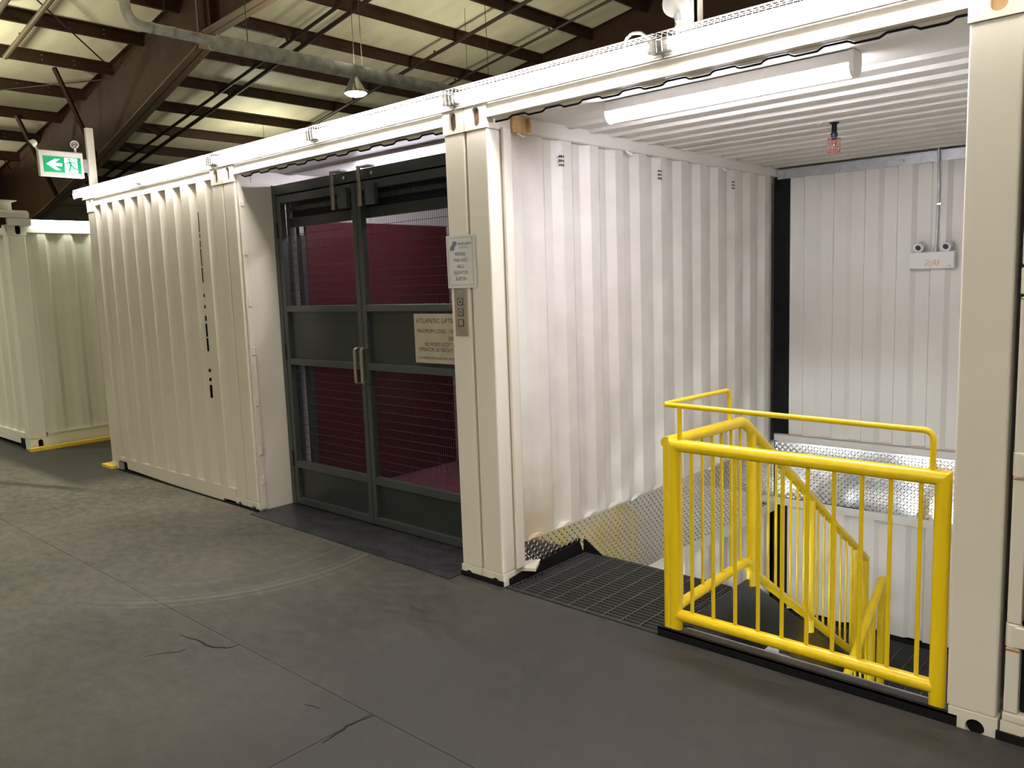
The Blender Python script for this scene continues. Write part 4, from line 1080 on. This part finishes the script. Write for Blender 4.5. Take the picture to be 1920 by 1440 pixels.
part('end_plate', MB().prism([(5.04, .077), (5.052, .077), (5.17, .004), (5.17, -.02), (5.04, -.02)], 1, .700, .708), BLACK, tb)

# upper flight
fl1 = thing('stair_flight', 'black steel stair flight going down from the top landing to the back', 'stairs', (5.5, 1.7, -1.27))
SLP = -.668
def strg(x, nm):
    def zt(y): return -.005+SLP*(y-.87)
    pts = [(.10, -.005), (.87, -.005), (2.76, zt(2.76)), (2.76, zt(2.76)-.28), (.95, -.33), (.10, -.33)]
    return part(nm, MB().prism(pts, 0, x, x+.008), BLACKG, fl1)
strg(5.994, 'stringer'); 
part('stringer', MB().prism([(.72, .0), (2.72, -1.27), (2.72, -1.5), (.72, -.2)], 0, 5.044, 5.052), BLACKG, fl1)
for k in range(1, 7):
    z = -.1815*k; y = .715+.288*(k-1)
    t_ = MB()
    for i in range(9): t_.box(5.054, 5.990, y+.004+.031*i, y+.009+.031*i, z-.028, z)
    for i in range(9): t_.box(5.08+.105*i, 5.085+.105*i, y, y+.27, z-.010, z+.0005)
    t_.box(5.054, 5.990, y-.003, y+.002, z-.034, z)
    part('tread', t_, GRATE, fl1)
grating(5.058, 7.22, 2.44, 3.37, -1.27, 'black bar grating of the half landing at the back of the stairwell')
one('landing_kickplate', MB().box(5.04, 7.23, 3.372, 3.38, -1.30, -1.235), BLACK, 'black kick plate at the back edge of the half landing', 'kick plate')
# lower flight
fl2 = thing('stair_flight', 'black steel lower stair flight coming forward below the guardrail', 'stairs', (6.7, 1.4, -2.85))
for x in (6.13, 7.19):
    def zt2(y): return -1.26+(-SLP)*(y-2.44)
    part('stringer', MB().prism([(2.46, zt2(2.46)+.05), (.35, zt2(.35)+.05), (.35, zt2(.35)-.2), (2.46, zt2(2.46)-.22)], 0, x, x+.008), BLACKG, fl2)
for k in range(1, 8):
    z = -1.27-.1815*k; y = 2.44-.272*k
    t_ = MB()
    for i in range(8): t_.box(6.14, 7.188, y+.004+.031*i, y+.009+.031*i, z-.028, z)
    for i in range(9): t_.box(6.16+.115*i, 6.165+.115*i, y, y+.26, z-.010, z+.0005)
    part('tread', t_, GRATE, fl2)
# landing edge stringer visible through the guardrail
one('landing_beam', MB().box(6.03, 6.12, .15, .87, -.34, -.30).box(6.01, 6.05, .16, .20, -.10, -.02), BLACK, 'black beam under the side of the top landing', 'beam')

# ================================================================ YELLOW RAILINGS
def bent(pts, rad, n=5):
    """round the corners of a polyline"""
    P = [Vector(p) for p in pts]; out = [P[0]]
    for a, b, c in zip(P, P[1:], P[2:]):
        d1 = (a-b).normalized(); d2 = (c-b).normalized(); p1 = b+d1*rad; p2 = b+d2*rad
        for k in range(n+1):
            t = k/n; out.append(p1*(1-t)**2+b*2*t*(1-t)+p2*t*t)
    return out+[P[-1]]
fg = thing('guardrail', 'yellow steel guardrail across the front of the stairwell', 'railing', (6.6, .045, .02))
gy = .045
part('top_rail', MB().mitred((6.053, gy, .871), (7.124, gy, .871), .028, (1, 0, 1), (-1, 0, 1), 24), YEL, fg, smooth=True)
part('bottom_rail', MB().tube([(6.052, gy, .098), (7.125, gy, .098)], .026, 20), YEL, fg, smooth=True)
part('post', MB().mitred((6.053, gy, .0), (6.053, gy, .871), .028, None, (1, 0, 1), 24), YEL, fg, smooth=True)
part('post', MB().mitred((7.124, gy, .008), (7.124, gy, .871), .028, None, (-1, 0, 1), 24), YEL, fg, smooth=True)
for k in range(10):
    x = 6.134+.1020*k; part('baluster', MB().tube([(x, gy, .115), (x, gy, .86)], .0083, 12), YEL, fg, smooth=True)
part('raised_rail', MB().tube([(7.087, gy, .89)]+bent([(7.087, gy, .95), (7.087, gy, 1.035), (7.0, gy, 1.036)], .035)[1:]+[(6.012, gy, 1.047)], .0112, 14), YEL, fg, smooth=True)
part('raised_rail', MB().tube([(6.012, gy-.002, 1.047), (6.000, gy+.02, 1.047), (5.985, .60, 1.033)]+bent([(5.985, .60, 1.033), (5.985, .69, 1.031), (5.985, .69, .88)], .035)[1:], .0112, 14), YEL, fg, smooth=True)
part('raised_rail_stub', MB().tube([(6.078, gy, .89), (6.078, gy, 1.045)], .0105, 14), YEL, fg, smooth=True)

sr = thing('guardrail', 'yellow railing along the landing side and down the upper stair flight', 'railing', (6.0, .8, -.02))
RX = 6.0
zs = lambda y: .849+SLP*(y-.82)
part('top_rail', MB().tube([(RX, .060, .873), (RX, .79, .856), (RX, .835, .838), (RX, 2.72, zs(2.72))], .027, 20), YEL, sr, smooth=True)
zb_ = lambda y: .01+SLP*(y-.93)
part('bottom_rail', MB().tube(bent([(RX, .085, .090), (RX, .86, .100), (RX, .93, .015), (RX, 2.72, zb_(2.72))], .05), .025, 20), YEL, sr, smooth=True)
part('post', MB().tube([(RX, .085, -.0), (RX, .085, .87)], .0275, 20), YEL, sr, smooth=True)
for y, lo in ((.91, -.05), (1.72, -.60), (2.50, -1.12), (2.71, -1.27)):
    part('post', MB().tube([(RX, y, lo), (RX, y, zs(y))], .026, 18), YEL, sr, smooth=True)
for y in (.185, .285, .384, .482, .580, .680, .780): part('baluster', MB().tube([(RX, y, .105), (RX, y, .86)], .0078, 12), YEL, sr, smooth=True)
for y in (1.015, 1.115, 1.215, 1.315, 1.415, 1.515, 1.615, 1.83, 1.93, 2.03, 2.13, 2.23, 2.33, 2.43):
    part('baluster', MB().tube([(RX, y, zb_(y)), (RX, y, zs(y))], .0078, 12), YEL, sr, smooth=True)
lr = thing('guardrail', 'yellow railing of the lower stair flight rising behind the front guardrail', 'railing', (6.17, 2.2, -1.27))
QX = 6.17
z3 = lambda y: -.475-SLP*(y-2.53)
part('top_rail', MB().tube([(QX, 2.555, -.485), (QX, 2.525, -.478), (QX, .9, z3(.9))], .027, 20), YEL, lr, smooth=True)
for y in (2.53, 2.33, 1.5): part('post', MB().tube([(QX, y, z3(y)-.86 if y < 2.4 else -1.27), (QX, y, z3(y))], .026, 18), YEL, lr, smooth=True)
for k in range(12):
    y = 2.23-.1*k; part('baluster', MB().tube([(QX, y, z3(y)-.75), (QX, y, z3(y))], .0078, 12), YEL, lr, smooth=True)
part('bottom_rail', MB().tube([(QX, 2.33, z3(2.33)-.76), (QX, .9, z3(.9)-.76)], .025, 18), YEL, lr, smooth=True)
